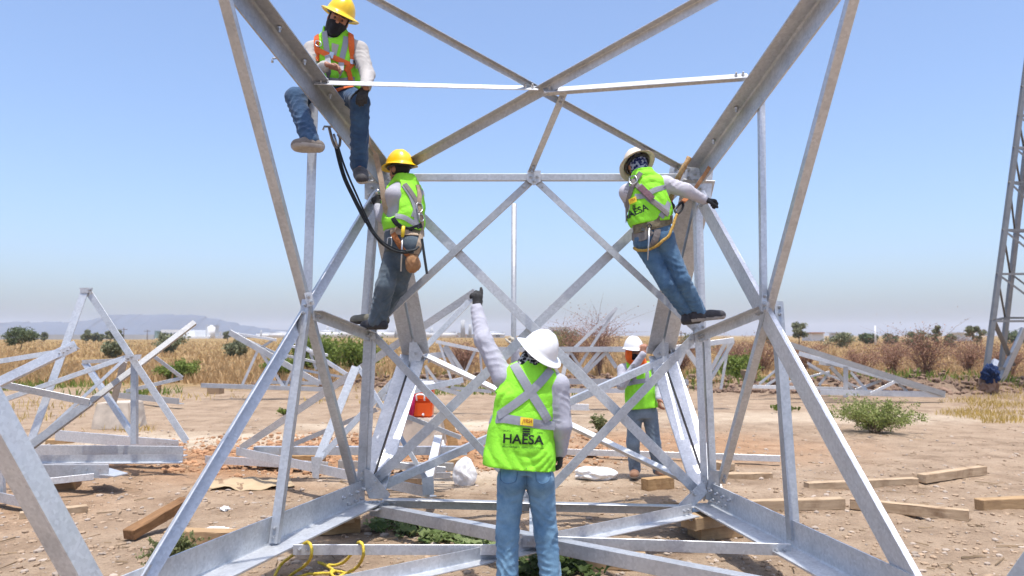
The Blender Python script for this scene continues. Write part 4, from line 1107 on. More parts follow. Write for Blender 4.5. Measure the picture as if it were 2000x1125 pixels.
# ------------------------------------------------------------------ people: implicit surfaces meshed with surface nets
class Field:
    def __init__(s, lo, hi, h):
        s.lo = np.array(lo, dtype=np.float64) - 2.5 * h; s.h = h
        s.n = np.ceil((np.array(hi) - s.lo) / h).astype(int) + 4
        s.f = np.full(s.n, .2, dtype=np.float32)
        s.ax = [(s.lo[i] + h * np.arange(s.n[i])).astype(np.float32) for i in range(3)]
    def sl(s, lo, hi, m):
        a = np.clip(((np.array(lo) - m - s.lo) / s.h).astype(int), 0, s.n); b = np.clip(((np.array(hi) + m - s.lo) / s.h).astype(int) + 2, 0, s.n)
        return tuple(slice(a[i], b[i]) for i in range(3))
    def pts(s, sl):
        return np.meshgrid(s.ax[0][sl[0]], s.ax[1][sl[1]], s.ax[2][sl[2]], indexing='ij')
    def add(s, lo, hi, fn, k=.02, op='u', m=None):
        sl = s.sl(lo, hi, (.05 + k) if m is None else m)
        if any(x.stop <= x.start for x in sl): return
        d = fn(*s.pts(sl)).astype(np.float32); g = s.f[sl]
        if op == 'u':
            if k > 0:
                h_ = np.clip(.5 + .5 * (g - d) / k, 0, 1); r = g + (d - g) * h_ - k * h_ * (1 - h_)
            else: r = np.minimum(g, d)
        elif op == 's':
            d = -d
            if k > 0:
                h_ = np.clip(.5 - .5 * (g - d) / k, 0, 1); r = g + (d - g) * h_ + k * h_ * (1 - h_)
            else: r = np.maximum(g, d)
        else: r = np.maximum(g, d)
        s.f[sl] = r
    def cone(s, a, b, ra, rb, k=.02, op='u', squash=None, wr=None):
        """round cone; squash=(axis, factor) flattens it; wr=(amp, waves, lo, hi, phase) folds along it"""
        a = np.array(a, dtype=np.float32); b = np.array(b, dtype=np.float32); ab = b - a; L2 = max(1e-9, float(ab @ ab)); r = max(ra, rb) + .015
        if squash is not None: sa = np.array(Vector(squash[0]).normalized(), dtype=np.float32); sf = squash[1]
        if wr is not None:
            e1 = np.cross(ab, np.array([0.31, .55, .77], dtype=np.float32)); e1 = (e1 / np.linalg.norm(e1)).astype(np.float32); e2 = np.cross(ab / np.float32(math.sqrt(L2)), e1).astype(np.float32)
        def fn(X, Y, Z):
            qx, qy, qz = X - a[0], Y - a[1], Z - a[2]
            t0 = (qx * ab[0] + qy * ab[1] + qz * ab[2]) / L2
            t = np.clip(t0, 0, 1)
            qx = qx - t * ab[0]; qy = qy - t * ab[1]; qz = qz - t * ab[2]
            d2 = qx * qx + qy * qy + qz * qz
            if squash is not None:
                n = qx * sa[0] + qy * sa[1] + qz * sa[2]; d2 = d2 + n * n * (1 / sf ** 2 - 1)
            R_ = ra + (rb - ra) * t
            if wr is not None:
                th = np.arctan2(qx * e2[0] + qy * e2[1] + qz * e2[2], qx * e1[0] + qy * e1[1] + qz * e1[2])
                amp, nw, lo_, hi_, ph = wr
                env = np.clip((t - lo_) / .15, 0, 1) * np.clip((hi_ - t) / .15, 0, 1)
                sl_ = t * np.float32(math.sqrt(L2)); w = 0
                for q_, (wl, mm, a_) in enumerate(((.070, 1, .35), (.10, -1, .8), (.15, 2, 1.1), (.23, -2, 1.4))):
                    pq = ph * 1.7 + q_ * 2.1
                    w0 = np.sin(sl_ * 6.283 / wl + mm * th + pq + 1.6 * np.sin(th + sl_ * 9 + pq) + .8 * np.sin(2 * th - sl_ * 17 + 2 * pq))
                    msk = np.clip(np.sin(th * (1 + q_ % 2) + 2.3 * pq + sl_ * 6) + .25, 0, 1)
                    w = w + a_ * msk * (1 - 2 * np.abs(w0) ** .75) * .6
                R_ = R_ + amp * env * w
            return np.sqrt(d2) - R_
        s.add(np.minimum(a, b) - r, np.maximum(a, b) + r, fn, k, op)
    def ell(s, c, axes, radii, k=.02, op='u'):
        c = np.array(c); A = [np.array(x) for x in axes]; R_ = radii; m = max(radii)
        def fn(X, Y, Z):
            q = [(X - c[0]) * a[0] + (Y - c[1]) * a[1] + (Z - c[2]) * a[2] for a in A]
            return (np.sqrt(sum((qi / r) ** 2 for qi, r in zip(q, R_))) - 1) * min(R_)
        s.add(c - m, c + m, fn, k, op)
    def offset(s, v): s.f -= v
    def mesh(s):
        f = s.f; n = np.array(f.shape) - 1; neg = f < 0
        cnt = np.zeros(n, dtype=np.int8); acc = np.zeros((*n, 3), dtype=np.float32)
        def cs(o): return tuple(slice(o[i], o[i] + n[i]) for i in range(3))
        corners = [(i, j, k) for i in (0, 1) for j in (0, 1) for k in (0, 1)]
        for c0 in corners:
            for axi in range(3):
                if c0[axi] == 1: continue
                c1 = list(c0); c1[axi] = 1; c1 = tuple(c1)
                m = neg[cs(c0)] != neg[cs(c1)]
                ii = np.nonzero(m)
                f0 = f[cs(c0)][ii]; f1 = f[cs(c1)][ii]
                t = f0 / (f0 - f1)
                p = np.tile(np.array(c0, dtype=np.float32), (len(t), 1)); p[:, axi] = t
                acc[ii] += p; cnt[ii] += 1
        ids = np.full(n, -1, dtype=np.int64); nz = np.nonzero(cnt); ids[nz] = np.arange(len(nz[0]))
        V = (np.stack(nz, -1) + acc[nz] / cnt[nz][:, None]) * s.h + s.lo
        Q = []
        for axi in range(3):
            b, c = [(1, 2), (2, 0), (0, 1)][axi]
            o1 = [0, 0, 0]; o1[axi] = 1
            sh = np.array(f.shape); sh[axi] -= 1
            A0 = neg[tuple(slice(0, sh[i]) for i in range(3))]; A1 = neg[tuple(slice(o1[i], o1[i] + sh[i]) for i in range(3))]
            e = np.stack(np.nonzero(A0 != A1), -1)
            ok = (e[:, b] > 0) & (e[:, c] > 0) & (e[:, b] < n[b]) & (e[:, c] < n[c])
            e = e[ok]; fl = A0[tuple(e.T)]
            db = np.zeros(3, int); db[b] = 1; dc = np.zeros(3, int); dc[c] = 1
            q = np.stack([ids[tuple((e - db - dc).T)], ids[tuple((e - dc).T)], ids[tuple(e.T)], ids[tuple((e - db).T)]], -1)
            q[~fl] = q[~fl][:, ::-1]
            Q.append(q)
        return V, np.vstack(Q)
def wob(X, Y, Z, f, ph=0.):
    return np.sin(f * X + 1.9 * np.sin(f * .53 * Z + ph) + ph) * np.sin(f * Z + 1.4 * np.sin(f * .61 * Y + 2 + ph)) * .6 + .4 * np.sin(f * 1.7 * (X * .6 + Z) + 2.2 * np.sin(f * .8 * Y + ph)) * np.sin(f * 1.3 * (Y - Z * .4) + ph)

def V3(p): return np.array(p, dtype=float)
def hand_prims(wr, dr, pn, th, curl=.4, spread=.018, grow=0., thumb=(.55, .65, .3), sc=1.0):
    """(a,b,ra,rb,squash) for palm, four fingers of three joints and a thumb"""
    dr = Vector(dr).normalized(); pn = Vector(pn); pn = (pn - dr * dr.dot(pn)).normalized(); th = Vector(th); th = (th - dr * dr.dot(th) - pn * pn.dot(th)).normalized()
    wr = Vector(wr); out = []
    g = grow
    for sgn in (.017, -.017):
        out.append((wr + dr * .005 * sc, wr + dr * .088 * sc + th * sgn * sc, .026 * sc + g, .024 * sc + g, (pn, .62)))
    for i, L in enumerate((.070, .078, .073, .056)):
        p = wr + dr * (.092 - .004 * abs(i - 1)) * sc + th * (.030 - i * .0195) * sc
        d = (dr + th * (.10 - .07 * i) * spread / .018).normalized()
        an = 0.
        for seg, fr in enumerate((.44, .31, .25)):
            an += (curl if not isinstance(curl, (tuple, list)) else curl[i]) * (1.0, 1.25, .9)[seg]
            q = p + (d * math.cos(an) + pn * math.sin(an)) * L * fr * sc
            out.append((p, q, (.0100 - .0007 * seg) * sc + g, (.0095 - .0009 * seg) * sc + g, None)); p = q
    p = wr + dr * .028 * sc + th * .030 * sc + pn * .006
    d = (dr * thumb[0] + th * thumb[1] + pn * thumb[2]).normalized()
    for seg, L in enumerate((.042, .033, .026)):
        q = p + d * L * sc
        out.append((p, q, (.0135 - .0016 * seg) * sc + g, (.012 - .0016 * seg) * sc + g, None)); p = q
        d = (d + dr * .35 + pn * .35 * (curl if not isinstance(curl, (tuple, list)) else curl[1])).normalized()
    return out

class Person:
    def __init__(s, label, J, right, h=.0085):
        s.J = {k: Vector(v) for k, v in J.items()}
        base = s.J['pelvis'].copy(); base.z = min(s.J['toeA'].z, s.J['toeB'].z) - .05
        s.root = thing('person', base, label, 'person')
        s.U = (s.J['neck'] - s.J['pelvis']).normalized()
        r = Vector(right); s.R = (r - s.U * s.U.dot(r)).normalized()
        s.F = s.U.cross(s.R).normalized()
        s.h = h; s.bv = []
    def field(s, pts, m, h=None):
        a = np.array([tuple(p) for p in pts]); return Field(a.min(0) - m, a.max(0) + m, h or s.h)
    def torso(s, fl, prof, k=.02, n=2.4, wr=0., wf=22., ph=0., op='u'):
        o = V3(s.J['pelvis']); U, R_, F_ = V3(s.U), V3(s.R), V3(s.F)
        pv = np.array([p[0] for p in prof])
        cols = [np.array([(p + (0, 0))[i] if len(p) < 5 else p[i] for p in prof]) for i in range(1, 5)]
        def fn(X, Y, Z):
            q = (X - o[0], Y - o[1], Z - o[2])
            u = q[0] * R_[0] + q[1] * R_[1] + q[2] * R_[2]; v = q[0] * U[0] + q[1] * U[1] + q[2] * U[2]; w = q[0] * F_[0] + q[1] * F_[1] + q[2] * F_[2]
            a, b, cu, cw = (np.interp(v, pv, c) for c in cols)
            d = ((np.abs((u - cu) / a) ** n + np.abs((w - cw) / b) ** n) ** (1 / n) - 1) * np.minimum(a, b)
            if wr:
                d = d + wr * .55 * wob(u, w, v, wf, ph)
                fo = np.sin(u * 24 + 5 * w + 2.6 * np.sin(v * 8 + ph) + 2.0 * np.sin(u * 9 + v * 6 + ph)) * np.clip(.9 - v * 1.4, .15, 1)
                dg = np.sin((v * .8 + u * (1 if ph > 1.5 else -1)) * 34 + 2.8 * np.sin(u * 14 + ph) + 2.2 * np.sin(v * 12)) * np.clip(np.sin(u * 12 + v * 9 + ph), 0, 1)
                d = d + wr * .28 * (1 - 2 * np.abs(fo) ** .8) * np.sign(1.) + wr * .30 * (1 - 2 * np.abs(dg) ** .8)
            return np.maximum(d, np.maximum(v - pv[-1], pv[0] - v))
        m = .42
        fl.add(o + U * pv[0] - m * .8, o + U * pv[-1] + m * .8, fn, k, op, m=.02)
    def part(s, name, fl_or_mesh, mat, parent=None, bvh=True, loc=None, mats=None):
        V, Q = fl_or_mesh.mesh() if isinstance(fl_or_mesh, Field) else fl_or_mesh
        me = np_mesh(name, V, Q, True)
        if bvh: s.bv.append((V, Q))
        return obj(name, me, MAT[mat], parent or s.root)
    def bvh(s):
        V, Q, off = [], [], 0
        for v, q in s.bv: V.append(v); Q.append(q + off); off += len(v)
        s.tree = BVHTree.FromPolygons([tuple(x) for x in np.vstack(V)], [tuple(int(i) for i in x) for x in np.vstack(Q)])
    # ---- garments
    def arm(s, fl, side, r=(.071, .058, .043), k=.025, wr=True, upto='wr'):
        J = s.J; a, e, w = J['sh' + side], J['el' + side], J[upto + side]
        fl.cone(a, e, r[0], r[1], k, wr=(.0046, 4.2, .05, 1.2, 1.0 + ord(side)) if wr else None)
        fl.cone(e, w, r[1] * 1.02, r[2], k, wr=(.0036, 4.8, -.2, 1.1, 2.0 + ord(side)) if wr else None)
    def leg(s, fl, side, r=(.092, .067, .062), k=.03, wr=True, f2=6.0):
        J = s.J; a, n, w = J['hip' + side], J['kn' + side], J['an' + side]
        fl.cone(a, n, r[0], r[1], k, wr=(.0044, 4.0, .1, 1.2, .3 + ord(side)) if wr else None)
        fl.cone(n, w, r[1] * 1.03, r[2], k, wr=(.0062, f2, -.2, 1.2, 1.2 + ord(side)) if wr else None)
    def shirt(s, mat, prof=None, wr=.005, ar=(.071, .058, .043)):
        J = s.J
        fl = s.field([J[k] for k in ('pelvis', 'neck', 'shA', 'shB', 'elA', 'elB', 'wrA', 'wrB')], .27)
        s.torso(fl, prof or [(-.04, .165, .115), (.1, .165, .115), (.25, .17, .12), (.38, .17, .115), (.45, .14, .09), (.50, .075, .065), (.535, .062, .06)], wr=wr, wf=26)
        for c in 'AB':
            fl.cone(J['neck'] - s.U * .035, J['sh' + c], .062, .070, .04); s.arm(fl, c, ar)
        return s.part('shirt', fl, mat)
    def pants(s, mat, r=(.095, .07, .064), f2=6.0, waist=.10, k=.03):
        J = s.J
        fl = s.field([J[k] for k in ('pelvis', 'hipA', 'hipB', 'knA', 'knB', 'anA', 'anB')], .22)
        s.torso(fl, [(-.10, .15, .115), (-.03, .168, .125), (.05, .165, .12), (waist, .158, .112)], .03, wr=.003, wf=30)
        for c in 'AB': s.leg(fl, c, r, k=k, f2=f2)
        for c in 'AB': fl.ell(J['hip' + c] - s.F * .055 + s.U * .005, [V3(s.R), V3(s.F), V3(s.U)], (.085, .075, .095), .03)
        return s.part('trousers', fl, mat)
    def vest(s, mat, prof, width=.175, wr=.008, wf=15., ph=0., arms=.078, neck=.082, necko=(0, 0), hem=None):
        J = s.J
        fl = s.field([J['pelvis'], J['neck'], J['shA'], J['shB']], .34)
        s.torso(fl, prof, 0, wr=wr, wf=wf, ph=ph)
        for c in 'AB': fl.cone(J['neck'] - s.U * .03, J['neck'] * .28 + J['sh' + c] * .72, .068, .074, .035)
        for c in 'AB':
            out = (J['sh' + c] - J['neck']).normalized()
            p = J['sh' + c] + out * .035
            ar_ = arms if not isinstance(arms, tuple) else arms['AB'.index(c)]
            fl.cone(p + s.U * .12, p - s.U * .10, ar_, ar_ * .9, .012, 's')
        fl.cone(J['neck'] + s.U * .01 + s.F * necko[0], J['neck'] + s.U * .2 + s.F * necko[1], neck, neck, .008, 's')
        return s.part('vest', fl, mat)
    def boot(s, side, mat, sole='sole', up=None, r=1.0, fat=1.0):
        an, toe = s.J['an' + side], s.J['toe' + side]
        up = Vector(up) if up is not None else (s.J['kn' + side] - an).normalized()
        d = (toe - an); d = d - up * d.dot(up); L = d.length; d.normalize()
        fat = fat * 1.12
        heel = an - d * .055 - up * .042
        fl = s.field([heel, toe, an + up * .12, heel - up * .05], .09, .0075)
        fl.cone(heel, an + d * (L * .55) - up * .045, .050, .052, .02, squash=(up, .95)); fl.cone(an + d * (L * .45) - up * .036, an + d * (L * .9) - up * .042, .050 * fat, .046 * fat, .025, squash=(up, .85))
        fl.cone(an - up * .02, an + (s.J['kn' + side] - an).normalized() * .07, .052, .054, .03)
        pl = an - up * .078
        def cut(X, Y, Z): return -((X - pl.x) * up.x + (Y - pl.y) * up.y + (Z - pl.z) * up.z)
        fl.add(fl.lo, fl.lo + fl.n * fl.h, cut, 0, 'i')
        V, Q = fl.mesh(); b = s.part('boot', (V, Q), mat)
        b.data.materials.append(MAT[sole])
        ctr = V[Q].mean(1); hgt = (ctr - V3(pl)) @ V3(up)
        b.data.polygons.foreach_set('material_index', (hgt < .026).astype(np.int32))
        return b
    def glove(s, side, dr, pn, th, mat, curl=.5, thumb=(.55, .65, .3), cuff=.05, sc=1.0, name='glove'):
        wr = s.J['wr' + side]; pr = hand_prims(wr, dr, pn, th, curl, grow=.0028, thumb=thumb, sc=sc)
        fl = s.field([p[0] for p in pr] + [p[1] for p in pr], .05, .0048)
        for a, b, ra, rb, sq in pr: fl.cone(a, b, ra, rb, .008, squash=sq)
        e = s.J['el' + side]; fl.cone(wr + (e - wr).normalized() * cuff, wr + Vector(dr).normalized() * .02, .036, .030, .015)
        return s.part(name, fl, mat)
    def head_axes(s):
        H = s.J['head']; f = s.J['look'].normalized(); u = s.J['hup']; u = (u - f * f.dot(u)).normalized(); r = f.cross(u)
        return H, f, u, r
    def head_prims(s, fl, g=0., face=True):
        H, f, u, r = s.head_axes()
        A = [V3(r), V3(f), V3(u)]
        pt = lambda x, y, z: H + r * x + f * y + u * z
        fl.ell(pt(0, -.008, .025), A, (.076 + g, .096 + g, .098 + g), .02)
        fl.cone(pt(0, .030, -.035), pt(0, .048, -.078), .058 + g, .040 + g, .03); fl.cone(pt(0, .058, -.092), pt(0, .066, -.098), .024 + g, .022 + g, .02)
        if face:
            fl.cone(pt(0, .088, .012), pt(0, .104, -.022), .010 + g, .016 + g, .012); fl.cone(pt(-.045, .078, .030), pt(.045, .078, .030), .012 + g, .012 + g, .015)
            fl.cone(pt(-.02, .084, -.055), pt(.02, .084, -.055), .009 + g, .009 + g, .008); fl.cone(pt(-.017, .083, -.066), pt(.017, .083, -.066), .009 + g, .009 + g, .008)
            for x in (-.032, .032): fl.ell(pt(x, .094, .008), A, (.017, .012, .010), .012, 's')
            for x in (-1, 1): fl.ell(pt(x * (.077 + g), -.008, -.005), [V3(r), V3(f), V3(u)], (.012, .022, .033), .01)
    def body(s, mat='skin', bare=(), h=None):
        """one continuous body: head, neck, trunk, limbs and bare hands"""
        J = s.J; hd = []
        for side, dr, pn, th, curl, thumb in bare: hd += hand_prims(J['wr' + side], dr, pn, th, curl, thumb=thumb)
        ks = ('pelvis', 'neck', 'head', 'shA', 'shB', 'elA', 'elB', 'wrA', 'wrB', 'knA', 'knB', 'anA', 'anB')
        fl = s.field([J[k] for k in ks] + [p[1] for p in hd], .17, h or s.h)
        s.torso(fl, [(-.08, .14, .10), (.1, .135, .09), (.25, .14, .095), (.40, .14, .09), (.46, .09, .07), (.5, .05, .05)], .03)
        for c in 'AB':
            fl.cone(J['neck'] - s.U * .05, J['sh' + c], .045, .05, .03); s.arm(fl, c, (.048, .036, .027), .02, False); s.leg(fl, c, (.07, .048, .036), .02, False)
            fl.cone(J['an' + c], J['toe' + c] * .3 + J['an' + c] * .7, .032, .024, .02)
            fl.cone(J['wr' + c], J['wr' + c] + (J['wr' + c] - J['el' + c]).normalized() * .03, .027, .025, .015)
        H, f, u, r = s.head_axes()
        fl.cone(J['neck'] - s.U * .02, H - u * .05 - f * .02, .058, .052, .02)
        s.head_prims(fl)
        for a, b, ra, rb, sq in hd: fl.cone(a, b, ra, rb, .007, squash=sq)
        o = s.part('body', fl, mat, bvh=True)
        return o
    def eyes(s, parent):
        H, f, u, r = s.head_axes()
        for x in (-.031, .031):
            bm = bmesh.new(); c = H + r * x + f * .0775 + u * .008
            bmesh.ops.create_uvsphere(bm, u_segments=12, v_segments=8, radius=.0105, matrix=Matrix.Translation(c))
            obj('eye', bm_mesh(bm, 'eye', True), MAT['eye'], parent, loc=c)
            tube(parent, 'eyebrow', [c + u * .020 + f * .014 - r * .018, c + u * .024 + f * .016, c + u * .021 + f * .013 + r * .018], [.002, .0032, .002], MAT['hair'], 6)
    def shell(s, name, mat, g, holes, neck=None, h=.007, wr=0., skirt=()):
        """cloth over the head: head grown by g, minus holes (axis-aligned boxes in head space), plus a neck cone"""
        H, f, u, r = s.head_axes()
        pts = [H + r * .1, H - r * .1, H + f * .13, H - f * .13, H + u * .14, s.J['neck'] - s.U * .04] + [q for c in skirt for q in c[:2]]
        fl = s.field(pts, .09, h)
        s.head_prims(fl, g, face=False)
        fl.cone(H + f * .07 - u * .02, H + f * .088 - u * .045, .030 + g, .024 + g, .03)
        if neck: fl.cone(s.J['neck'] - s.U * .0, H - u * .06 - f * .012, neck[0], neck[1], .03)
        for a, b, ra, rb in skirt: fl.cone(a, b, ra, rb, .03)
        Hn, fn_, un, rn = V3(H), V3(f), V3(u), V3(r)
        for x0, x1, y0, y1, z0, z1 in holes:
            def box(X, Y, Z):
                q = (X - Hn[0], Y - Hn[1], Z - Hn[2])
                x = q[0] * rn[0] + q[1] * rn[1] + q[2] * rn[2]; y = q[0] * fn_[0] + q[1] * fn_[1] + q[2] * fn_[2]; z = q[0] * un[0] + q[1] * un[1] + q[2] * un[2]
                return np.maximum(np.maximum(np.maximum(x0 - x, x - x1), np.maximum(y0 - y, y - y1)), np.maximum(z0 - z, z - z1))
            fl.add(fl.lo, fl.lo + fl.n * fl.h, box, .012, 's')
        if wr: fl.f += (wr * wob(*np.meshgrid(*fl.ax, indexing='ij'), 55.)).astype(np.float32)
        return s.part(name, fl, mat)
    def helmet(s, mat, inner='black_plastic', back=0., lift=.045, brim=.042, scale=1.0):
        H, f, u, r = s.head_axes()
        c = H + u * lift - f * .006
        seg = 56; rows = []
        prof = [(0.0, .128), (.18, .1265), (.36, .120), (.54, .107), (.70, .088), (.84, .062), (.93, .036), (.98, .016), (1.0, 0.), (1.05, -.006), (1.18, -.012), (1.30, -.018), (1.38, -.024), (1.41, -.026), (1.40, -.029), (1.30, -.025), (1.12, -.019), (1.0, -.014), (.97, .0), (.92, .03), (.82, .06), (.66, .088), (.45, .108), (.2, .119), (0, .122)]
        V = []
        for i, (q, z) in enumerate(prof):
            for k in range(seg):
                a = 2 * math.pi * k / seg; ca, sa = math.cos(a), math.sin(a)
                rx, ry = .112, .132
                e = max(0., q - 1.0); q0 = min(q, 1.0)
                bx = q0 * rx + e * brim / .4 * (1.0); by = q0 * ry + e * brim / .4 * (1.25 if sa > 0 else 1.05)
                x, y, zz = bx * ca, by * sa, z
                if e > 0: zz -= .35 * e / .4 * .028 * abs(sa) - .012 * (abs(ca) ** 3) * e / .4
                if i < 8 and q > .02:
                    rg = math.exp(-(x / .010) ** 2) + .8 * math.exp(-((abs(x) - .040) / .009) ** 2)
                    zz += .005 * rg * (1 - q) ** .4
                V.append(tuple(c + (r * x + f * y + u * zz) * scale))
        F_ = []
        for i in range(len(prof) - 1):
            for k in range(seg):
                k2 = (k + 1) % seg
                F_.append((i * seg + k, i * seg + k2, (i + 1) * seg + k2, (i + 1) * seg + k)[::-1])
        hm = obj('helmet', np_mesh('helmet', V, F_, True), MAT[mat], s.root, loc=c)
        # headband and ratchet
        band = []
        for k in range(41):
            a = 2 * math.pi * k / 40; band.append(c + r * math.cos(a) * .098 + f * math.sin(a) * .115 - u * .026)
        vs, fs, tr = tube_arrays(band, .011, 6); obj('headband', np_mesh('headband', [tuple(v) for v in vs], [fs], True), MAT[inner], hm)
        bm = bmesh.new(); bmesh.ops.create_cone(bm, cap_ends=True, segments=16, radius1=.024, radius2=.020, depth=.022)
        kn = obj('ratchet_knob', bm_mesh(bm, 'knob'), MAT[inner], hm); kn.location = (c - f * .122 - u * .034) - wpos(hm); kn.rotation_euler = (-f).to_track_quat('Z', 'Y').to_euler()
        return hm
    # ---- things laid on the cloth, found by looking from the camera
    def cast(s, px, py, off=.004, fallback=None):
        o = Vector((0, 0, CH)); d = ray(px, py).normalized()
        hit = s.tree.ray_cast(o, d)
        if hit[0] is None: return None
        n = hit[1]
        if n.dot(d) > 0: n = -n
        return hit[0] + n * off, n
    def ribbon(s, name, px, width, mat, parent=None, off=.006, thick=.003, step=6.0, smooth=2, taper=None):
        """strap along photo pixels px"""
        pts = []
        for i in range(len(px) - 1):
            a, b = Vector(px[i]), Vector(px[i + 1]); n = max(1, int((b - a).length / step))
            pts += [a + (b - a) * (k / n) for k in range(n)]
        pts.append(Vector(px[-1]))
        off = off + .003
        hits = [s.cast(p.x, p.y, off) for p in pts]; hits = [h for h in hits if h]
        if len(hits) < 2: return None
        return s.strap3(name, [h[0] for h in hits], [h[1] for h in hits], width, mat, parent, thick, smooth)
    def strap3(s, name, P_, N_, width, mat, parent=None, thick=.003, smooth=2):
        P_ = [Vector(p) for p in P_]; N_ = [Vector(n) for n in N_]
        for _ in range(smooth):
            P_ = [P_[0]] + [(P_[i - 1] + P_[i] * 2 + P_[i + 1]) / 4 for i in range(1, len(P_) - 1)] + [P_[-1]]
            N_ = [N_[0]] + [(N_[i - 1] + N_[i] * 2 + N_[i + 1]).normalized() for i in range(1, len(N_) - 1)] + [N_[-1]]
        V, F_ = [], []
        for i, (p, n) in enumerate(zip(P_, N_)):
            t = (P_[min(i + 1, len(P_) - 1)] - P_[max(i - 1, 0)]).normalized(); sd = t.cross(n).normalized()
            for a, b in ((-.5, 0), (0, .0015), (.5, 0), (.5, -1), (-.5, -1)):
                V.append(tuple(p + sd * a * width + (n * b if b >= 0 else -n * (thick + .004))))
        m = 5
        for i in range(len(P_) - 1):
            for k in range(m): F_.append((i * m + k, i * m + (k + 1) % m, (i + 1) * m + (k + 1) % m, (i + 1) * m + k)[::-1])
        F5 = [tuple(range(m)), tuple((len(P_) - 1) * m + k for k in range(m))[::-1]]
        return obj(name, np_mesh(name, V, [F_, F5], False), MAT[mat], parent or s.root)
    def print_(s, name, V2, F2, mat, parent, off=.005):
        """flat print given in photo pixels"""
        V = []
        last = None
        for x, y in V2:
            h = s.cast(x, y, off)
            if h is None: h = (last, None) if last is not None else (P(x, y, s.J['pelvis'].y), None)
            last = h[0]; V.append(tuple(h[0]))
        return obj(name, np_mesh(name, V, F2), MAT[mat], parent)
    def text(s, name, body, cx, cy, width, height, mat, parent, rot=0., bold=0., off=.005, shear=0., skew=0.):
        V, F_ = text_mesh(body, bold, shear)
        mn, mx = V.min(0), V.max(0); W_, H_ = mx - mn
        x = (V[:, 0] - (mn[0] + mx[0]) / 2) / W_ * width; y = -(V[:, 1] - (mn[1] + mx[1]) / 2) / H_ * height
        c, q = math.cos(rot), math.sin(rot)
        return s.print_(name, np.stack([cx + x * c - y * q, cy + x * q + y * c], -1), F_, mat, parent, off)
    def quad(s, name, c, mat, parent, n=8, m=4, off=.004):
        """patch with corner pixels c (tl, tr, br, bl)"""
        V = []; c = [Vector(p) for p in c]
        for j in range(m + 1):
            for i in range(n + 1):
                u, w = i / n, j / m; p = (c[0] * (1 - u) + c[1] * u) * (1 - w) + (c[3] * (1 - u) + c[2] * u) * w; V.append((p.x, p.y))
        F_ = [(j * (n + 1) + i, (j + 1) * (n + 1) + i, (j + 1) * (n + 1) + i + 1, j * (n + 1) + i + 1) for j in range(m) for i in range(n)]
        return s.print_(name, V, F_, mat, parent, off)
_tc = {}
def text_mesh(body, bold=0., shear=0.):
    cu = bpy.data.curves.new('t', 'FONT'); cu.body = body; cu.offset = bold; cu.shear = shear; cu.resolution_u = 3
    o = bpy.data.objects.new('t', cu); COL.objects.link(o)
    bpy.context.view_layer.update()
    dg = bpy.context.evaluated_depsgraph_get()
    me = bpy.data.meshes.new_from_object(o.evaluated_get(dg))
    bm = bmesh.new(); bm.from_mesh(me); bmesh.ops.triangulate(bm, faces=bm.faces[:])
    for _ in range(2):
        es = [e for e in bm.edges if e.calc_length() > .22]
        if es: bmesh.ops.subdivide_edges(bm, edges=es, cuts=1); bmesh.ops.triangulate(bm, faces=bm.faces[:])
    bm.verts.index_update()
    V = np.array([v.co[:2] for v in bm.verts]); F_ = [tuple(v.index for v in f.verts) for f in bm.faces]
    bm.free(); bpy.data.objects.remove(o); bpy.data.curves.remove(cu); bpy.data.meshes.remove(me)
    return V, F_
# ---- cloth and skin materials
def cloth(name, col, rough=.85, var=.12, scale=10, bump=.25, bscale=35, weave=0., sheen=.1, spec=.25):
    k = NT(name); v = k.pos(False)
    f = k.noise(v, scale, 6, .6)
    c = k.ramp(f, [(.3, tuple(x * (1 - var) for x in col)), (.7, tuple(min(1, x * (1 + var)) for x in col))])
    k.set(col=c, rough=rough, spec=spec, sheen=sheen)
    h = k.noise(v, bscale, 5, .6, .8)
    if weave:
        w = k.noise(v, 420, 2); h = k.math('ADD', h, k.math('MULTIPLY', w, weave))
    k.bump(h, bump, .012); MAT[name] = k.m
cloth('hivis', (.29, .78, .045), .75, .14, 9, .5, 24, sheen=0)
cloth('hivis2', (.31, .80, .05), .75, .14, 9, .5, 26, sheen=0)
cloth('shirt_grey', (.40, .40, .455), .9, .06, 8, .3, 32)
cloth('shirt_white', (.50, .49, .54), .9, .06, 8, .3, 32)
cloth('shirt_tan', (.42, .395, .37), .9, .06, 8, .3, 32)
def denim(name, a, b):
    k = NT(name); v = k.pos(False)
    c = k.ramp(k.noise(v, 7, 7, .65), [(.3, a), (.5, tuple((x + y) / 2 for x, y in zip(a, b))), (.72, b)])
    w = k.noise(v, 300, 2)
    c = k.mix(.5, c, k.ramp(w, [(.35, (.75, .75, .75)), (.65, (1, 1, 1))]), 'MULTIPLY')
    k.set(col=c, rough=.92, spec=.15, sheen=.15)
    k.bump(k.math('ADD', k.noise(v, 30, 6, .6, 1.0), k.math('MULTIPLY', w, .3)), .3, .012); MAT[name] = k.m
denim('denim_light', (.085, .19, .32), (.22, .38, .52))
denim('denim_dark', (.025, .055, .12), (.06, .12, .21))
denim('denim_mid', (.05, .11, .20), (.13, .24, .37))
denim('denim_grey', (.06, .085, .11), (.14, .175, .205))
denim('denim_blue_grey', (.11, .15, .20), (.23, .29, .35))
cloth('reflective', (.27, .28, .31), .45, .06, 30, .15, 60, spec=.6, sheen=0)
cloth('glove_black', (.035, .034, .034), .85, .3, 40, .4, 90)
cloth('glove_pale', (.52, .48, .40), .85, .2, 40, .4, 90)
cloth('black_cloth', (.012, .012, .016), .9, .3, 20, .3, 50)
cloth('orange_cloth', (.80, .13, .012), .8, .12, 12, .3, 40)
cloth('orange_web', (.72, .14, .03), .75, .1, 30, .2, 90)
cloth('tan_web', (.38, .29, .21), .85, .2, 30, .3, 90)
cloth('grey_web', (.22, .20, .19), .85, .2, 30, .3, 90)
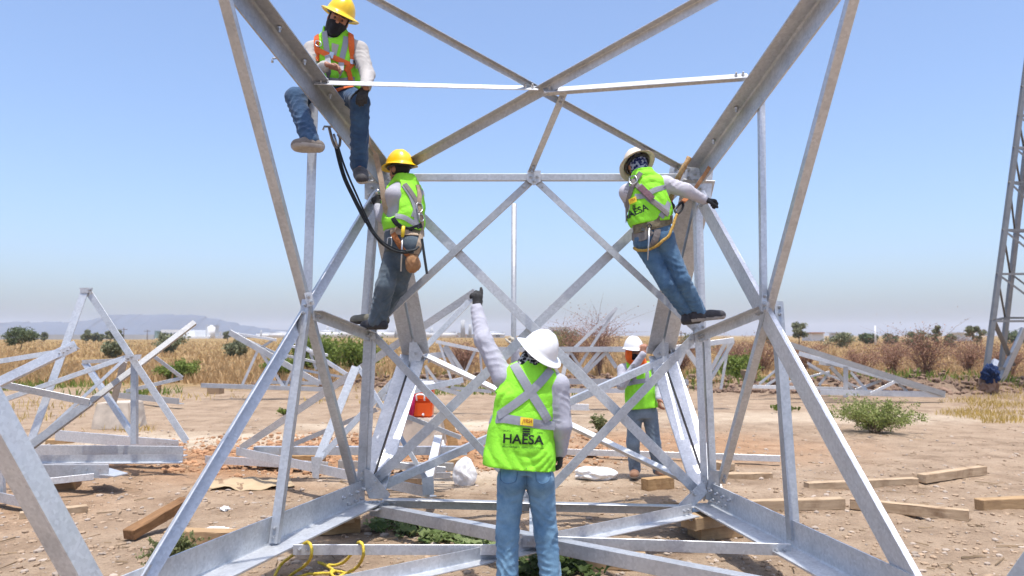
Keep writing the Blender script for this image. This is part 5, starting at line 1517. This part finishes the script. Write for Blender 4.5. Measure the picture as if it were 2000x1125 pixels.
cloth('dark_web', (.03, .035, .04), .8, .3, 30, .3, 90)
cloth('purple_web', (.16, .09, .11), .8, .3, 30, .3, 90)
cloth('camo_web', (.19, .16, .10), .85, .45, 26, .3, 90)
cloth('leather', (.33, .12, .04), .7, .25, 20, .3, 60)
cloth('leather_tan', (.36, .19, .09), .75, .25, 20, .3, 60)
cloth('boot_grey', (.17, .145, .125), .8, .2, 18, .4, 60)
cloth('boot_dark', (.045, .042, .045), .7, .3, 18, .4, 60)
cloth('boot_tan', (.26, .14, .085), .8, .2, 18, .4, 60)
cloth('boot_green', (.17, .16, .125), .8, .2, 18, .4, 60)
cloth('sole', (.38, .35, .32), .9, .2, 30, .4, 80)
cloth('sole_dark', (.06, .055, .05), .9, .2, 30, .4, 80)
cloth('skin', (.36, .17, .105), .55, .10, 18, .08, 90, spec=.4, sheen=0)
cloth('hair', (.012, .010, .009), .6, .3, 40, .3, 120)
simple('eye', (.05, .03, .025), .2, 0, .3, 60)
simple('black_plastic', (.02, .02, .022), .4, 0, .2, 20)
simple('logo_black', (.012, .02, .014), .7, 0, .2, 20)
simple('patch_yellow', (.85, .62, .04), .7, 0, .08, 20)
simple('patch_red', (.35, .03, .02), .7, 0, .1, 20)
simple('helmet_yellow', (.88, .56, .012), .28, 0, .05, 9, 0, spec=.5)
simple('helmet_white', (.80, .80, .80), .26, 0, .04, 7, .05, 20, spec=.5)
simple('helmet_cream', (.66, .58, .47), .4, 0, .05, 7, spec=.5)
simple('steel_ring', (.55, .55, .55), .3, .9, .1, 20)
simple('yellow_plastic', (.75, .55, .03), .4, 0, .1, 20)
def bandana(name, a, b):
    k = NT(name); v = k.pos(False)
    vo = k.n('ShaderNodeTexVoronoi', Scale=42.0); k.l(v, vo.inputs['Vector'])
    wv = k.noise(v, 38, 4, .6, 2.5)
    f = k.math('ADD', k.math('MULTIPLY', vo.outputs['Distance'], .7), k.math('MULTIPLY', wv, .5))
    k.set(col=k.ramp(f, [(.60, a), (.67, b)]), rough=.9, spec=.2); k.bump(k.noise(v, 30, 4), .4, .012); MAT[name] = k.m
bandana('bandana_black', (.015, .015, .02), (.42, .43, .44))
bandana('bandana_navy', (.012, .02, .085), (.32, .35, .45))
# ------------------------------------------------------------------ the six people
def hv(*a): return Vector(a).normalized()
VEST_BACK = [(.02, .195, .15), (.12, .19, .145), (.25, .188, .14), (.36, .18, .13), (.44, .16, .11), (.50, .11, .09), (.55, .09, .08)]
# ---- 1. man in front, back to the camera, left arm raised
d = 5.2
A1 = Person('man in white helmet and lettered lime vest, back turned, arm raised to a steel tip', dict(
    pelvis=P(1028, 895, d), neck=P(1043, 718, d + .02), head=P(1050, 690, d + .05), look=hv(-.30, .8, .40), hup=hv(.58, -.42, .78),
    shA=P(984, 738, d + .02), elA=P(944, 664, d + .10), wrA=P(931, 603, d + .22), shB=P(1090, 752, d), elB=P(1099, 832, d - .02), wrB=P(1095, 882, d + .06),
    hipA=P(999, 936, d), knA=P(991, 1040, d + .01), anA=P(991, 1132, d - .01), toeA=P(985, 1148, d + .17), hipB=P(1055, 936, d), knB=P(1066, 1040, d + .02), anB=P(1076, 1132, d), toeB=P(1086, 1148, d + .17)), (1, 0, 0), .0078)
s = A1
s.body(); s.shirt('shirt_grey', [(-.04, .165, .115), (.1, .165, .115), (.28, .17, .12), (.44, .17, .115), (.52, .15, .09), (.57, .085, .065), (.61, .066, .06)], ar=(.076, .061, .045)); s.pants('denim_light', (.098, .076, .073), 8.0)
vs1 = s.vest('hivis', [(-.065, .245, .160, -.045, 0), (.06, .236, .154, -.050, 0), (.16, .228, .148, -.050, 0), (.33, .216, .138, -.042, 0), (.42, .222, .136, -.04, 0), (.52, .200, .118, -.025, 0), (.60, .150, .095, -.015, 0), (.66, .10, .08, 0, 0)], wr=.013, wf=13, ph=.7, arms=(.062, .066), neck=.075)
s.boot('A', 'boot_tan', up=(0, 0, 1)); s.boot('B', 'boot_tan', up=(0, 0, 1))
s.glove('A', hv(.05, .15, 1), hv(-.55, .8, 0), hv(.85, .4, 0), 'glove_black', (.12, .55, .75, .85), (.8, .35, .45), .06); s.glove('B', hv(-.05, .12, -1), hv(-1, .2, 0), hv(0, 1, 0), 'glove_black', .55, cuff=.05)
s.shell('bandana', 'bandana_black', .009, [(-.2, .2, .02, .3, -.2, .3)], (.082, .075), wr=.003, skirt=[(s.J['head'] + Vector((-.07, -.03, -.02)), s.J['neck'] + Vector((-.075, -.03, .02)), .04, .045)])
s.helmet('helmet_white', lift=.04, brim=.046, scale=1.06)
s.bvh()
X = lambda *a, **k: s.ribbon('reflective_tape', *a, parent=vs1, **k)
X([(952, 820), (985, 817), (1020, 823), (1055, 829), (1085, 832)], .058, 'reflective', off=.003)
X([(1004, 712), (1020, 738), (1040, 772), (1058, 800), (1070, 822)], .060, 'reflective', off=.0045)
X([(1076, 722), (1058, 744), (1036, 766), (1005, 790), (974, 812)], .056, 'reflective', off=.006)
s.quad('name_patch', [(1017, 815), (1041, 817), (1040, 832), (1016, 830)], 'patch_yellow', vs1, off=.014)
s.text('patch_lettering', 'JYRSA', 1028.5, 823.5, 19, 9.5, 'patch_red', vs1, .05, .01, .017, .35)
s.text('logo_lettering', 'HAESA', 1022.5, 858, 78, 18.5, 'logo_black', vs1, .05, .022, .006)
for k in range(3): s.quad('logo_bar', [(1020.5, 836.2 + k * 4.6), (1035, 837.2 + k * 4.6), (1035, 840.2 + k * 4.6), (1020.5, 839.2 + k * 4.6)], 'logo_black', vs1, 4, 1, off=.006)
s.text('logo_small_lettering', 'GRUPO', 990, 841.5, 15, 3.2, 'logo_black', vs1, .05, .0, .006); s.text('logo_small_lettering', '1991', 1054, 846, 11, 3.0, 'logo_black', vs1, .05, 0, .006)
s.text('logo_small_lettering', 'INGENIERIA Y CONSTRUCCION', 1021, 874, 78, 3.4, 'logo_black', vs1, .05, 0, .006)
# trouser pockets
for px in ([(978, 921), (977, 938), (990, 946), (1008, 941), (1011, 921)], [(1046, 921), (1047, 940), (1060, 946), (1074, 938), (1075, 921)]): s.ribbon('pocket_seam', px, .004, 'denim_mid', off=.0015, thick=.001, step=4)
s.ribbon('seam', [(1028, 914), (1029, 930), (1030, 950)], .004, 'denim_mid', off=.0015, thick=.001, step=4)

# ---- 2. seated man on the upper chord, facing the camera
s = A2 = Person('man in yellow helmet and black face cover sitting astride the upper chord', dict(
    pelvis=P(660, 180, 6.32), neck=P(656, 76, 6.28), head=P(660, 41, 6.20), look=hv(.26, -1, -.30), hup=hv(.42, -.15, 1),
    shA=P(610, 98, 6.26), elA=P(600, 152, 6.10), wrA=P(634, 129, 5.90), shB=P(702, 98, 6.26), elB=P(718, 146, 6.12), wrB=P(715, 170, 5.80),
    hipA=P(642, 186, 6.28), knA=P(577, 190, 5.84), anA=P(606, 276, 5.68), toeA=P(582, 300, 5.60), hipB=P(678, 188, 6.28), knB=P(703, 200, 5.86), anB=P(701, 322, 6.02), toeB=P(708, 352, 5.84)), (-1, 0, 0), .0075)
s.body(bare=[('A', hv(1, -.1, -.10), hv(-.1, -.3, -1), hv(.15, -1, .45), .42, (.7, .45, .3))], h=.0062); s.shirt('shirt_tan'); s.pants('denim_dark', (.096, .074, .070), 6.0)
vs2 = s.vest('hivis', VEST_BACK, wr=.010, wf=17, ph=2., arms=.085, neck=.085, necko=(.03, .0))
s.boot('A', 'boot_grey', up=hv(-.22, .30, 1), fat=1.08); s.boot('B', 'boot_dark', up=hv(0, -.5, .85), sole='sole')
s.glove('B', hv(-.22, -.40, -.85), hv(0, .7, -.5), hv(-1, 0, 0), 'glove_black', .35, cuff=.04)
bd = [c for c in s.root.children if c.name.startswith('body')][0]; s.eyes(bd)
s.shell('face_cover', 'black_cloth', .008, [(-.2, .2, .035, .3, -.012, .3)], (.092, .080), wr=.002)
s.helmet('helmet_yellow', lift=.072, brim=.044, scale=1.05)
s.bvh()
X = lambda *a, **k: s.ribbon('reflective_tape', *a, parent=vs2, **k)
X([(634, 62), (636, 80), (640, 110), (642, 150)], .045, 'reflective', off=.003); X([(676, 72), (674, 90), (668, 112), (664, 150)], .045, 'reflective', off=.003); X([(632, 156), (660, 160), (692, 156)], .05, 'reflective', off=.004)
s.quad('lining', [(648, 84), (662, 88), (656, 112), (648, 100)], 'shirt_tan', vs2, off=.004)
hn = lambda *a, **k: s.ribbon('harness_strap', *a, **k)
hn([(622, 58), (619, 78), (621, 98), (620, 120)], .048, 'orange_web', off=.012); hn([(684, 68), (687, 88), (689, 112), (690, 124)], .048, 'orange_web', off=.012)
hn([(620, 97), (640, 108), (662, 118), (684, 128)], .042, 'orange_web', off=.016); hn([(677, 130), (682, 145), (684, 158)], .040, 'orange_web', off=.012); hn([(690, 122), (682, 134), (674, 140)], .038, 'orange_web', off=.014)
hn([(654, 180), (672, 174), (690, 172)], .036, 'orange_web', off=.014)
s.quad('buckle', [(646, 103), (654, 105), (651, 116), (643, 114)], 'steel_ring', s.root, 4, 3, off=.022); s.quad('buckle', [(682, 117), (694, 119), (693, 128), (682, 126)], 'steel_ring', s.root, 4, 3, off=.020)
rg = [s.cast(x, y, .02)[0] for x, y in [(620, 82), (628, 84), (630, 90), (624, 92), (619, 88), (620, 82)] if s.cast(x, y, .02)]
if len(rg) > 3: tube(s.root, 'ring', smooth_path(rg, 4), .0045, MAT['steel_ring'], 6)

# ---- 3. man at the left node, seen from behind, working to the left
s = A3 = Person('man in yellow helmet, grey jeans and tool belt leaning out at the left node', dict(
    pelvis=P(788, 468, 6.55), neck=P(790, 360, 6.58), head=P(780, 332, 6.62), look=hv(-.78, .62, -.05), hup=hv(-.02, 0, 1),
    shA=P(768, 382, 6.46), elA=P(748, 424, 6.56), wrA=P(738, 405, 6.70), shB=P(812, 380, 6.70), elB=P(812, 420, 6.86), wrB=P(770, 408, 6.92),
    hipA=P(776, 480, 6.60), knA=P(752, 560, 6.52), anA=P(737, 626, 6.60), toeA=P(712, 642, 6.66), hipB=P(801, 482, 6.50), knB=P(776, 560, 6.66), anB=P(726, 612, 6.74), toeB=P(686, 624, 6.72)), hv(.9, .42, 0), .0075)
s.J['anB'] = P(738, 616, 6.74); s.J['toeB'] = P(690, 622, 6.70)
s.body(); s.shirt('shirt_grey'); s.pants('denim_grey', (.098, .080, .080), 5.0)
vs3 = s.vest('hivis2', [(.07, .178, .15), (.16, .188, .155), (.27, .192, .15), (.37, .184, .135), (.45, .165, .115), (.51, .12, .095), (.57, .085, .08)], wr=.014, wf=17, ph=1.1, arms=.080, neck=.072)
s.boot('A', 'boot_dark', up=(0, 0, 1), sole='sole_dark'); s.boot('B', 'boot_green', up=hv(0, 0, 1), sole='sole_dark')
s.glove('A', hv(-.35, .3, 1), hv(.5, 1, 0), hv(1, 0, .2), 'glove_black', .7, cuff=.03); s.glove('B', hv(-.6, .5, .3), hv(-.4, .6, 0), hv(0, 0, 1), 'glove_black', .6, cuff=.03)
s.shell('hair', 'hair', .005, [(-.2, .2, .03, .3, -.2, .3), (-.2, .2, -.3, .3, -.3, -.055)], None)
s.shell('neck_cover', 'black_cloth', .004, [(-.3, .3, -.3, .3, -.06, .3), (-.2, .2, .05, .3, -.3, .3)], (.066, .060))
s.helmet('helmet_yellow', lift=.05, brim=.036, scale=1.0)
s.bvh()
X = lambda *a, **k: s.ribbon('reflective_tape', *a, parent=vs3, **k)
X([(788, 362), (803, 382), (812, 410), (813, 440)], .045, 'reflective', off=.004); X([(772, 422), (790, 424), (806, 436), (818, 440)], .045, 'reflective', off=.004); X([(824, 372), (818, 392), (806, 424)], .04, 'reflective', off=.003)
hn = lambda *a, **k: s.ribbon('harness_strap', *a, **k)
hn([(790, 360), (804, 378), (815, 398)], .040, 'grey_web', off=.009); hn([(815, 362), (819, 380), (817, 400)], .045, 'tan_web', off=.009); hn([(817, 400), (820, 418), (824, 436), (822, 452)], .040, 'tan_web', off=.011); hn([(822, 452), (818, 476), (812, 494)], .050, 'tan_web', off=.014)
hn([(768, 426), (774, 438), (790, 446), (806, 446), (822, 440)], .04, 'dark_web', off=.010); hn([(764, 452), (776, 452), (795, 456), (815, 460), (826, 458)], .055, 'tan_web', off=.012); hn([(804, 452), (816, 456), (824, 456)], .06, 'camo_web', off=.018)
hn([(768, 456), (778, 474), (790, 490), (798, 498)], .046, 'leather', off=.012); hn([(774, 446), (786, 450), (797, 452)], .075, 'tan_web', off=.024, thick=.02)
def ring3(par, pxs, off=.02, r=.005, mat='steel_ring', name='ring'):
    q = [s.cast(x, y, off) for x, y in pxs]; q = [h[0] for h in q if h]
    if len(q) > 3: tube(par, name, smooth_path(q, 4), r, MAT[mat], 6)
ring3(s.root, [(812, 398), (820, 400), (822, 410), (816, 416), (812, 408), (812, 398)]); ring3(s.root, [(815, 418), (822, 420), (824, 430), (818, 432), (815, 418)])
ring3(s.root, [(760, 466), (766, 466), (766, 480), (760, 480), (760, 466)], name='buckle')
# tool pouch, screwdriver and wrench are separate things
h0 = s.cast(805, 500, .05); pc = h0[0] if h0 else P(805, 500, 6.4)
pouch = lump('tool_pouch', pc + Vector((0, .02, -.02)), (.062, .05, .085), MAT['leather_tan'], 5, .08); tag(pouch, 'brown leather tool pouch on the left man\'s belt', 'pouch')
sd0 = s.cast(786, 440, .05)[0]; sd1 = P(786, 463, sd0.y - .01); sd2 = P(783, 530, sd0.y - .02)
sdv = thing('screwdriver', sd2, 'long screwdriver with yellow handle hanging from the left man\'s belt', 'screwdriver')
tube(sdv, 'handle', [sd0, sd0 * .5 + sd1 * .5, sd1], [.014, .017, .013], MAT['yellow_plastic'], 10); tube(sdv, 'shaft', [sd1, sd2], [.007, .006], MAT['steel_ring'], 8)
wrn = thing('socket_wrench', P(737, 404, 6.74), 'steel tube wrench held up in the left man\'s black glove', 'wrench')
tube(wrn, 'shaft', [P(736, 412, 6.74), P(738, 376, 6.72)], .014, MAT['steel_ring'], 12); tube(wrn, 'socket', [P(738, 380, 6.72), P(738, 370, 6.715)], .021, MAT['steel_ring'], 12)
# lanyard hanging from the step bolt to his belt
def ribbon_free(name, label, pts, width, mat, cat, widthdir=(1, .3, 0), parent=None, thick=.004):
    pa = smooth_path(pts, 10); V, F_ = [], []
    for i, p in enumerate(pa):
        t = (pa[min(i + 1, len(pa) - 1)] - pa[max(i - 1, 0)]).normalized(); sd = Vector(widthdir) - t * t.dot(Vector(widthdir)); sd.normalize(); n = t.cross(sd)
        for a, b in ((-.5, -.5), (.5, -.5), (.5, .5), (-.5, .5)): V.append(tuple(p + sd * a * width + n * b * thick))
    for i in range(len(pa) - 1):
        for k in range(4): F_.append((i * 4 + k, i * 4 + (k + 1) % 4, (i + 1) * 4 + (k + 1) % 4, (i + 1) * 4 + k))
    F_ += [(3, 2, 1, 0), tuple((len(pa) - 1) * 4 + k for k in range(4))]
    o = obj(name, np_mesh(name, V, F_), MAT[mat], parent, loc=pts[0])
    if label: tag(o, label, cat)
    return o
ly = thing('safety_lanyard', P(650, 262, 6.25), 'black webbing lanyard looping from a hook on the chord to the left man', 'lanyard')
ribbon_free('webbing', None, [P(657, 288, 6.24), P(664, 318, 6.22), P(674, 350, 6.2), P(690, 384, 6.2), P(704, 412, 6.2), P(716, 434, 6.21)], .034, 'dark_web', None, parent=ly)
ribbon_free('webbing', None, [P(661, 288, 6.22), P(672, 322, 6.20), P(684, 352, 6.18), P(700, 388, 6.18), P(714, 420, 6.2), P(730, 452, 6.22), P(750, 474, 6.24), P(778, 488, 6.28), P(806, 489, 6.32), P(818, 482, 6.38)], .014, 'dark_web', None, parent=ly, thick=.014)
tube(ly, 'cord', smooth_path([P(712, 428, 6.21), P(728, 455, 6.22), P(750, 479, 6.26), P(780, 493, 6.30), P(806, 492, 6.34)], 6), .010, MAT['dark_web'], 8)
hk = smooth_path([P(643, 250, 6.26), P(646, 262, 6.25), P(650, 276, 6.25), P(656, 288, 6.24), P(663, 284, 6.24), P(664, 270, 6.25), P(660, 262, 6.25)], 5)
tube(ly, 'hook', hk, .012, MAT['grey_web'], 8)
tube(ly, 'hook_gate', [P(652, 262, 6.25), P(658, 284, 6.24)], .010, MAT['steel_ring'], 8)
pl_ = thing('work_strap', P(730, 300, 6.3), 'tan positioning strap running from the chord down to the left man\'s hip', 'strap')
ribbon_free('webbing', None, [P(733, 300, 6.40), P(740, 330, 6.44), P(746, 362, 6.42), P(750, 392, 6.42), P(756, 416, 6.46), P(764, 424, 6.52)], .045, 'tan_web', None, parent=pl_)
ribbon_free('webbing', None, [P(718, 258, 6.35), P(724, 285, 6.36), P(733, 300, 6.40)], .02, 'tan_web', None, parent=pl_)
tail = ribbon_free('strap_tail', 'thin dark strap end dangling behind the left man', [P(824, 466, 6.42), P(828, 495, 6.42), P(834, 535, 6.42)], .022, 'dark_web', 'strap')

# ---- 4. man at the right node, back to the camera, leaning right
s = A4 = Person('man in cream helmet and lettered vest leaning from the right node, arm outstretched', dict(
    pelvis=P(1275, 458, 6.50), neck=P(1258, 350, 6.52), head=P(1246, 326, 6.62), look=hv(-.10, .80, -.55), hup=hv(-.25, .55, .85),
    shA=P(1226, 376, 6.52), elA=P(1242, 420, 6.72), wrA=P(1300, 400, 6.86), shB=P(1300, 360, 6.50), elB=P(1340, 372, 6.46), wrB=P(1374, 390, 6.52),
    hipA=P(1258, 474, 6.52), knA=P(1302, 556, 6.48), anA=P(1346, 616, 6.62), toeA=P(1362, 636, 6.72), hipB=P(1296, 470, 6.50), knB=P(1334, 548, 6.46), anB=P(1366, 610, 6.58), toeB=P(1412, 628, 6.62)), hv(1, .05, .25), .0075)
s.body(); s.shirt('shirt_white'); s.pants('denim_mid', (.094, .066, .060), 7.0, k=.014)
vs4 = s.vest('hivis', [(.09, .175, .15), (.16, .19, .155), (.27, .192, .15), (.37, .184, .135), (.45, .165, .115), (.51, .12, .095), (.57, .085, .08)], wr=.014, wf=17, ph=3.1, arms=.080, neck=.072)
s.boot('A', 'boot_dark', up=hv(-.1, 0, 1), sole='sole_dark'); s.boot('B', 'boot_dark', up=hv(-.1, 0, 1), sole='sole')
s.glove('A', hv(.7, .6, .2), hv(0, 1, -.3), hv(0, .2, 1), 'glove_black', .6, cuff=.03); s.glove('B', hv(1, .12, -.08), hv(.1, .25, -1), hv(.1, -1, 0), 'glove_black', .75, cuff=.03)
s.shell('bandana', 'bandana_navy', .009, [(-.2, .2, .03, .3, -.2, .3)], (.075, .072), wr=.003)
s.helmet('helmet_cream', lift=.045, brim=.040, scale=1.05)
s.bvh()
X = lambda *a, **k: s.ribbon('reflective_tape', *a, parent=vs4, **k)
X([(1232, 352), (1224, 370), (1222, 398), (1221, 424)], .045, 'reflective', off=.003); X([(1240, 384), (1258, 384), (1280, 370), (1300, 366)], .045, 'reflective', off=.004); X([(1248, 362), (1266, 388), (1290, 404), (1306, 412)], .05, 'reflective', off=.005); X([(1306, 396), (1300, 412), (1290, 424)], .05, 'reflective', off=.005)
s.quad('name_patch', [(1230, 390), (1243, 384), (1245, 394), (1232, 400)], 'patch_yellow', vs4, 5, 3, off=.014); s.text('patch_lettering', 'JYRSA', 1237.5, 392, 10, 6, 'patch_red', vs4, -.4, .01, .017, .3)
s.text('logo_lettering', 'HAESA', 1241, 414, 52, 13.5, 'logo_black', vs4, -.42, .022, .007)
for k in range(3): s.quad('logo_bar', [(1236, 401.4 + k * 2.6), (1241.5, 399.2 + k * 2.6), (1241.8, 400.7 + k * 2.6), (1236.3, 403 + k * 2.6)], 'logo_black', vs4, 3, 1, off=.007)
hn = lambda *a, **k: s.ribbon('harness_strap', *a, **k)
hn([(1252, 338), (1242, 352), (1236, 364), (1228, 390), (1224, 420), (1226, 438)], .042, 'grey_web', off=.011); hn([(1236, 352), (1252, 372), (1272, 392), (1290, 408), (1304, 420)], .040, 'grey_web', off=.012); hn([(1250, 366), (1262, 378), (1274, 390)], .055, 'purple_web', off=.018)
hn([(1226, 446), (1240, 448), (1262, 444), (1290, 436), (1310, 428)], .075, 'camo_web', off=.014); hn([(1222, 444), (1230, 446)], .10, 'grey_web', off=.02); hn([(1264, 438), (1288, 432)], .085, 'camo_web', off=.022)
hn([(1230, 458), (1245, 466), (1262, 462), (1270, 450)], .07, 'grey_web', off=.012); hn([(1284, 448), (1282, 464), (1272, 480)], .055, 'grey_web', off=.010); hn([(1228, 438), (1229, 452)], .05, 'dark_web', off=.024); hn([(1256, 436), (1257, 452)], .03, 'dark_web', off=.026)
ring3(s.root, [(1233, 350), (1242, 346), (1245, 356), (1238, 362), (1232, 358), (1233, 350)], .024)
rope_pts = [s.cast(x, y, .022) for x, y in [(1318, 424), (1312, 440), (1306, 458), (1292, 472), (1272, 482), (1252, 486), (1242, 482)]]
rope_pts = [h[0] for h in rope_pts if h]
rope('positioning_rope', [P(1322, 418, 6.40)] + rope_pts, .012, MAT['rope_gold'], 'golden work rope slung round the hips of the right man')
sp0 = s.cast(1268, 448, .035); sp0 = sp0[0] if sp0 else P(1268, 448, 6.3)
spd = thing('spud_wrench', P(1265, 508, sp0.y), 'thin steel spike hanging from the right man\'s belt', 'tool'); tube(spd, 'spike', [sp0, P(1265, 508, sp0.y - .02)], [.011, .004], MAT['steel_ring'], 8); tube(spd, 'loop', smooth_path([sp0, sp0 + Vector((.02, 0, .02)), sp0 + Vector((0, 0, .04)), sp0 + Vector((-.02, 0, .02)), sp0], 4), .005, MAT['dark_web'], 6)
# lanyard snap hooks and ropes at the right node
sn = thing('snap_hook', P(1325, 410, 6.5), 'dark snap hook linking the right man\'s belt to the chord rope', 'hook')
tube(sn, 'hook_body', smooth_path([P(1322, 418, 6.4), P(1318, 410, 6.42), P(1324, 402, 6.45), P(1332, 396, 6.5), P(1334, 404, 6.48), P(1328, 414, 6.42), P(1322, 418, 6.4)], 5), .011, MAT['black_plastic'], 8)
ribbon_free('strap', None, [P(1330, 398, 6.5), P(1340, 388, 6.58), P(1346, 380, 6.62)], .04, 'leather', None, parent=sn)
rope('chord_rope', [P(1346, 308, 6.62), P(1338, 322, 6.60), P(1330, 338, 6.62), P(1322, 352, 6.66), P(1316, 372, 6.72), P(1308, 392, 6.78)], .022, MAT['rope_tan'], 'frayed brown rope tied round the right upper chord')
ribbon_free('chord_strap', 'orange brown strap slung over the right upper chord', [P(1386, 326, 6.62), P(1376, 342, 6.6), P(1362, 362, 6.58), P(1350, 378, 6.6), P(1342, 388, 6.62)], .035, 'leather_tan', 'strap')

# ---- 5. hooded man behind the right waist
d = 9.5
s = A5 = Person('man in white helmet with orange neck shade standing behind the right waist leg', dict(
    pelvis=P(1254, 800, d), neck=P(1246, 712, d), head=P(1238, 686, d - .04), look=hv(.25, -1, -.05), hup=hv(-.05, 0, 1),
    shA=P(1217, 722, d - .02), elA=P(1224, 742, d - .26), wrA=P(1256, 692, d - .24), shB=P(1278, 720, d + .02), elB=P(1288, 758, d), wrB=P(1287, 778, d - .14),
    hipA=P(1241, 808, d), knA=P(1236, 866, d - .02), anA=P(1240, 917, d + .02), toeA=P(1238, 930, d - .14), hipB=P(1269, 808, d), knB=P(1278, 866, d - .02), anB=P(1286, 915, d + .03), toeB=P(1296, 928, d - .12)), hv(-1, .1, 0), .010)
s.J['elA'] = P(1214, 752, d - .16)
s.body(bare=[('A', hv(.1, .1, 1), hv(.6, .8, 0), hv(-.6, -.2, .1), .6, (.7, .4, .3)), ('B', hv(0, -.3, -1), hv(1, .2, 0), hv(0, -1, 0), .5, (.55, .6, .3))], h=.0075); s.shirt('shirt_grey'); s.pants('denim_blue_grey', (.098, .078, .074), 6.0)
vs5 = s.vest('hivis', VEST_BACK, wr=.013, wf=15, ph=4., arms=.082, neck=.075)
s.boot('A', 'boot_tan', up=(0, 0, 1)); s.boot('B', 'boot_tan', up=(0, 0, 1))
bd = [c for c in s.root.children if c.name.startswith('body')][0]; s.eyes(bd)
s.shell('face_cover', 'black_cloth', .007, [(-.2, .2, .03, .3, -.025, .3), (-.2, .2, -.3, .02, -.4, .3)], (.06, .055), h=.008)
s.shell('neck_shade', 'orange_cloth', .020, [(-.056, .056, .0, .3, -.10, .045)], (.115, .105), h=.008)
s.helmet('helmet_white', lift=.055, brim=.022, scale=1.04)
s.bvh()
X = lambda *a, **k: s.ribbon('reflective_tape', *a, parent=vs5, step=4, **k)
X([(1212, 752), (1232, 748), (1254, 744), (1280, 742)], .055, 'reflective', off=.004); X([(1236, 712), (1238, 730), (1240, 746)], .05, 'reflective', off=.004); X([(1262, 712), (1264, 730), (1264, 745)], .05, 'reflective', off=.004)

# ---- 6. helper behind the front man, only his glove on the pole in view
d = 9.85
s = A6 = Person('helper hidden behind the front man, his pale glove on the upright pole', dict(
    pelvis=P(1040, 802, d), neck=P(1042, 720, d), head=P(1044, 700, d - .03), look=hv(-.1, -1, -.1), hup=hv(0, 0, 1),
    shA=P(1016, 726, d), elA=P(1010, 722, d - .24), wrA=P(1006, 678, d - .27), shB=P(1070, 726, d), elB=P(1078, 766, d), wrB=P(1076, 800, d - .1),
    hipA=P(1026, 806, d), knA=P(1026, 862, d), anA=P(1026, 905, d), toeA=P(1022, 918, d - .16), hipB=P(1056, 806, d), knB=P(1058, 862, d), anB=P(1060, 905, d), toeB=P(1064, 918, d - .16)), (-1, 0, 0), .012)
s.body(); s.shirt('shirt_grey'); s.pants('denim_mid', (.095, .074, .068)); vs6 = s.vest('hivis', VEST_BACK, arms=.082)
for c in 'AB': s.boot(c, 'boot_tan', up=(0, 0, 1))
s.glove('A', hv(-.1, .1, 1), hv(-.7, .7, 0), hv(-.4, -.8, .2), 'glove_pale', .75, sc=1.1); s.glove('B', hv(0, -.2, -1), hv(1, 0, 0), hv(0, -1, 0), 'glove_pale', .5)
s.helmet('helmet_white', lift=.05, brim=.03)
# ---- wooden seat board under the seated man
sb = beam('small wooden board under the seated man on the upper chord', (600, 1050), (655, 1050), .2, .03, 0, 'wood')
sb.location = P(628, 200, 6.30); sb.scale = (.9, 1, 1); sb.rotation_euler = (0, R(2), 0)
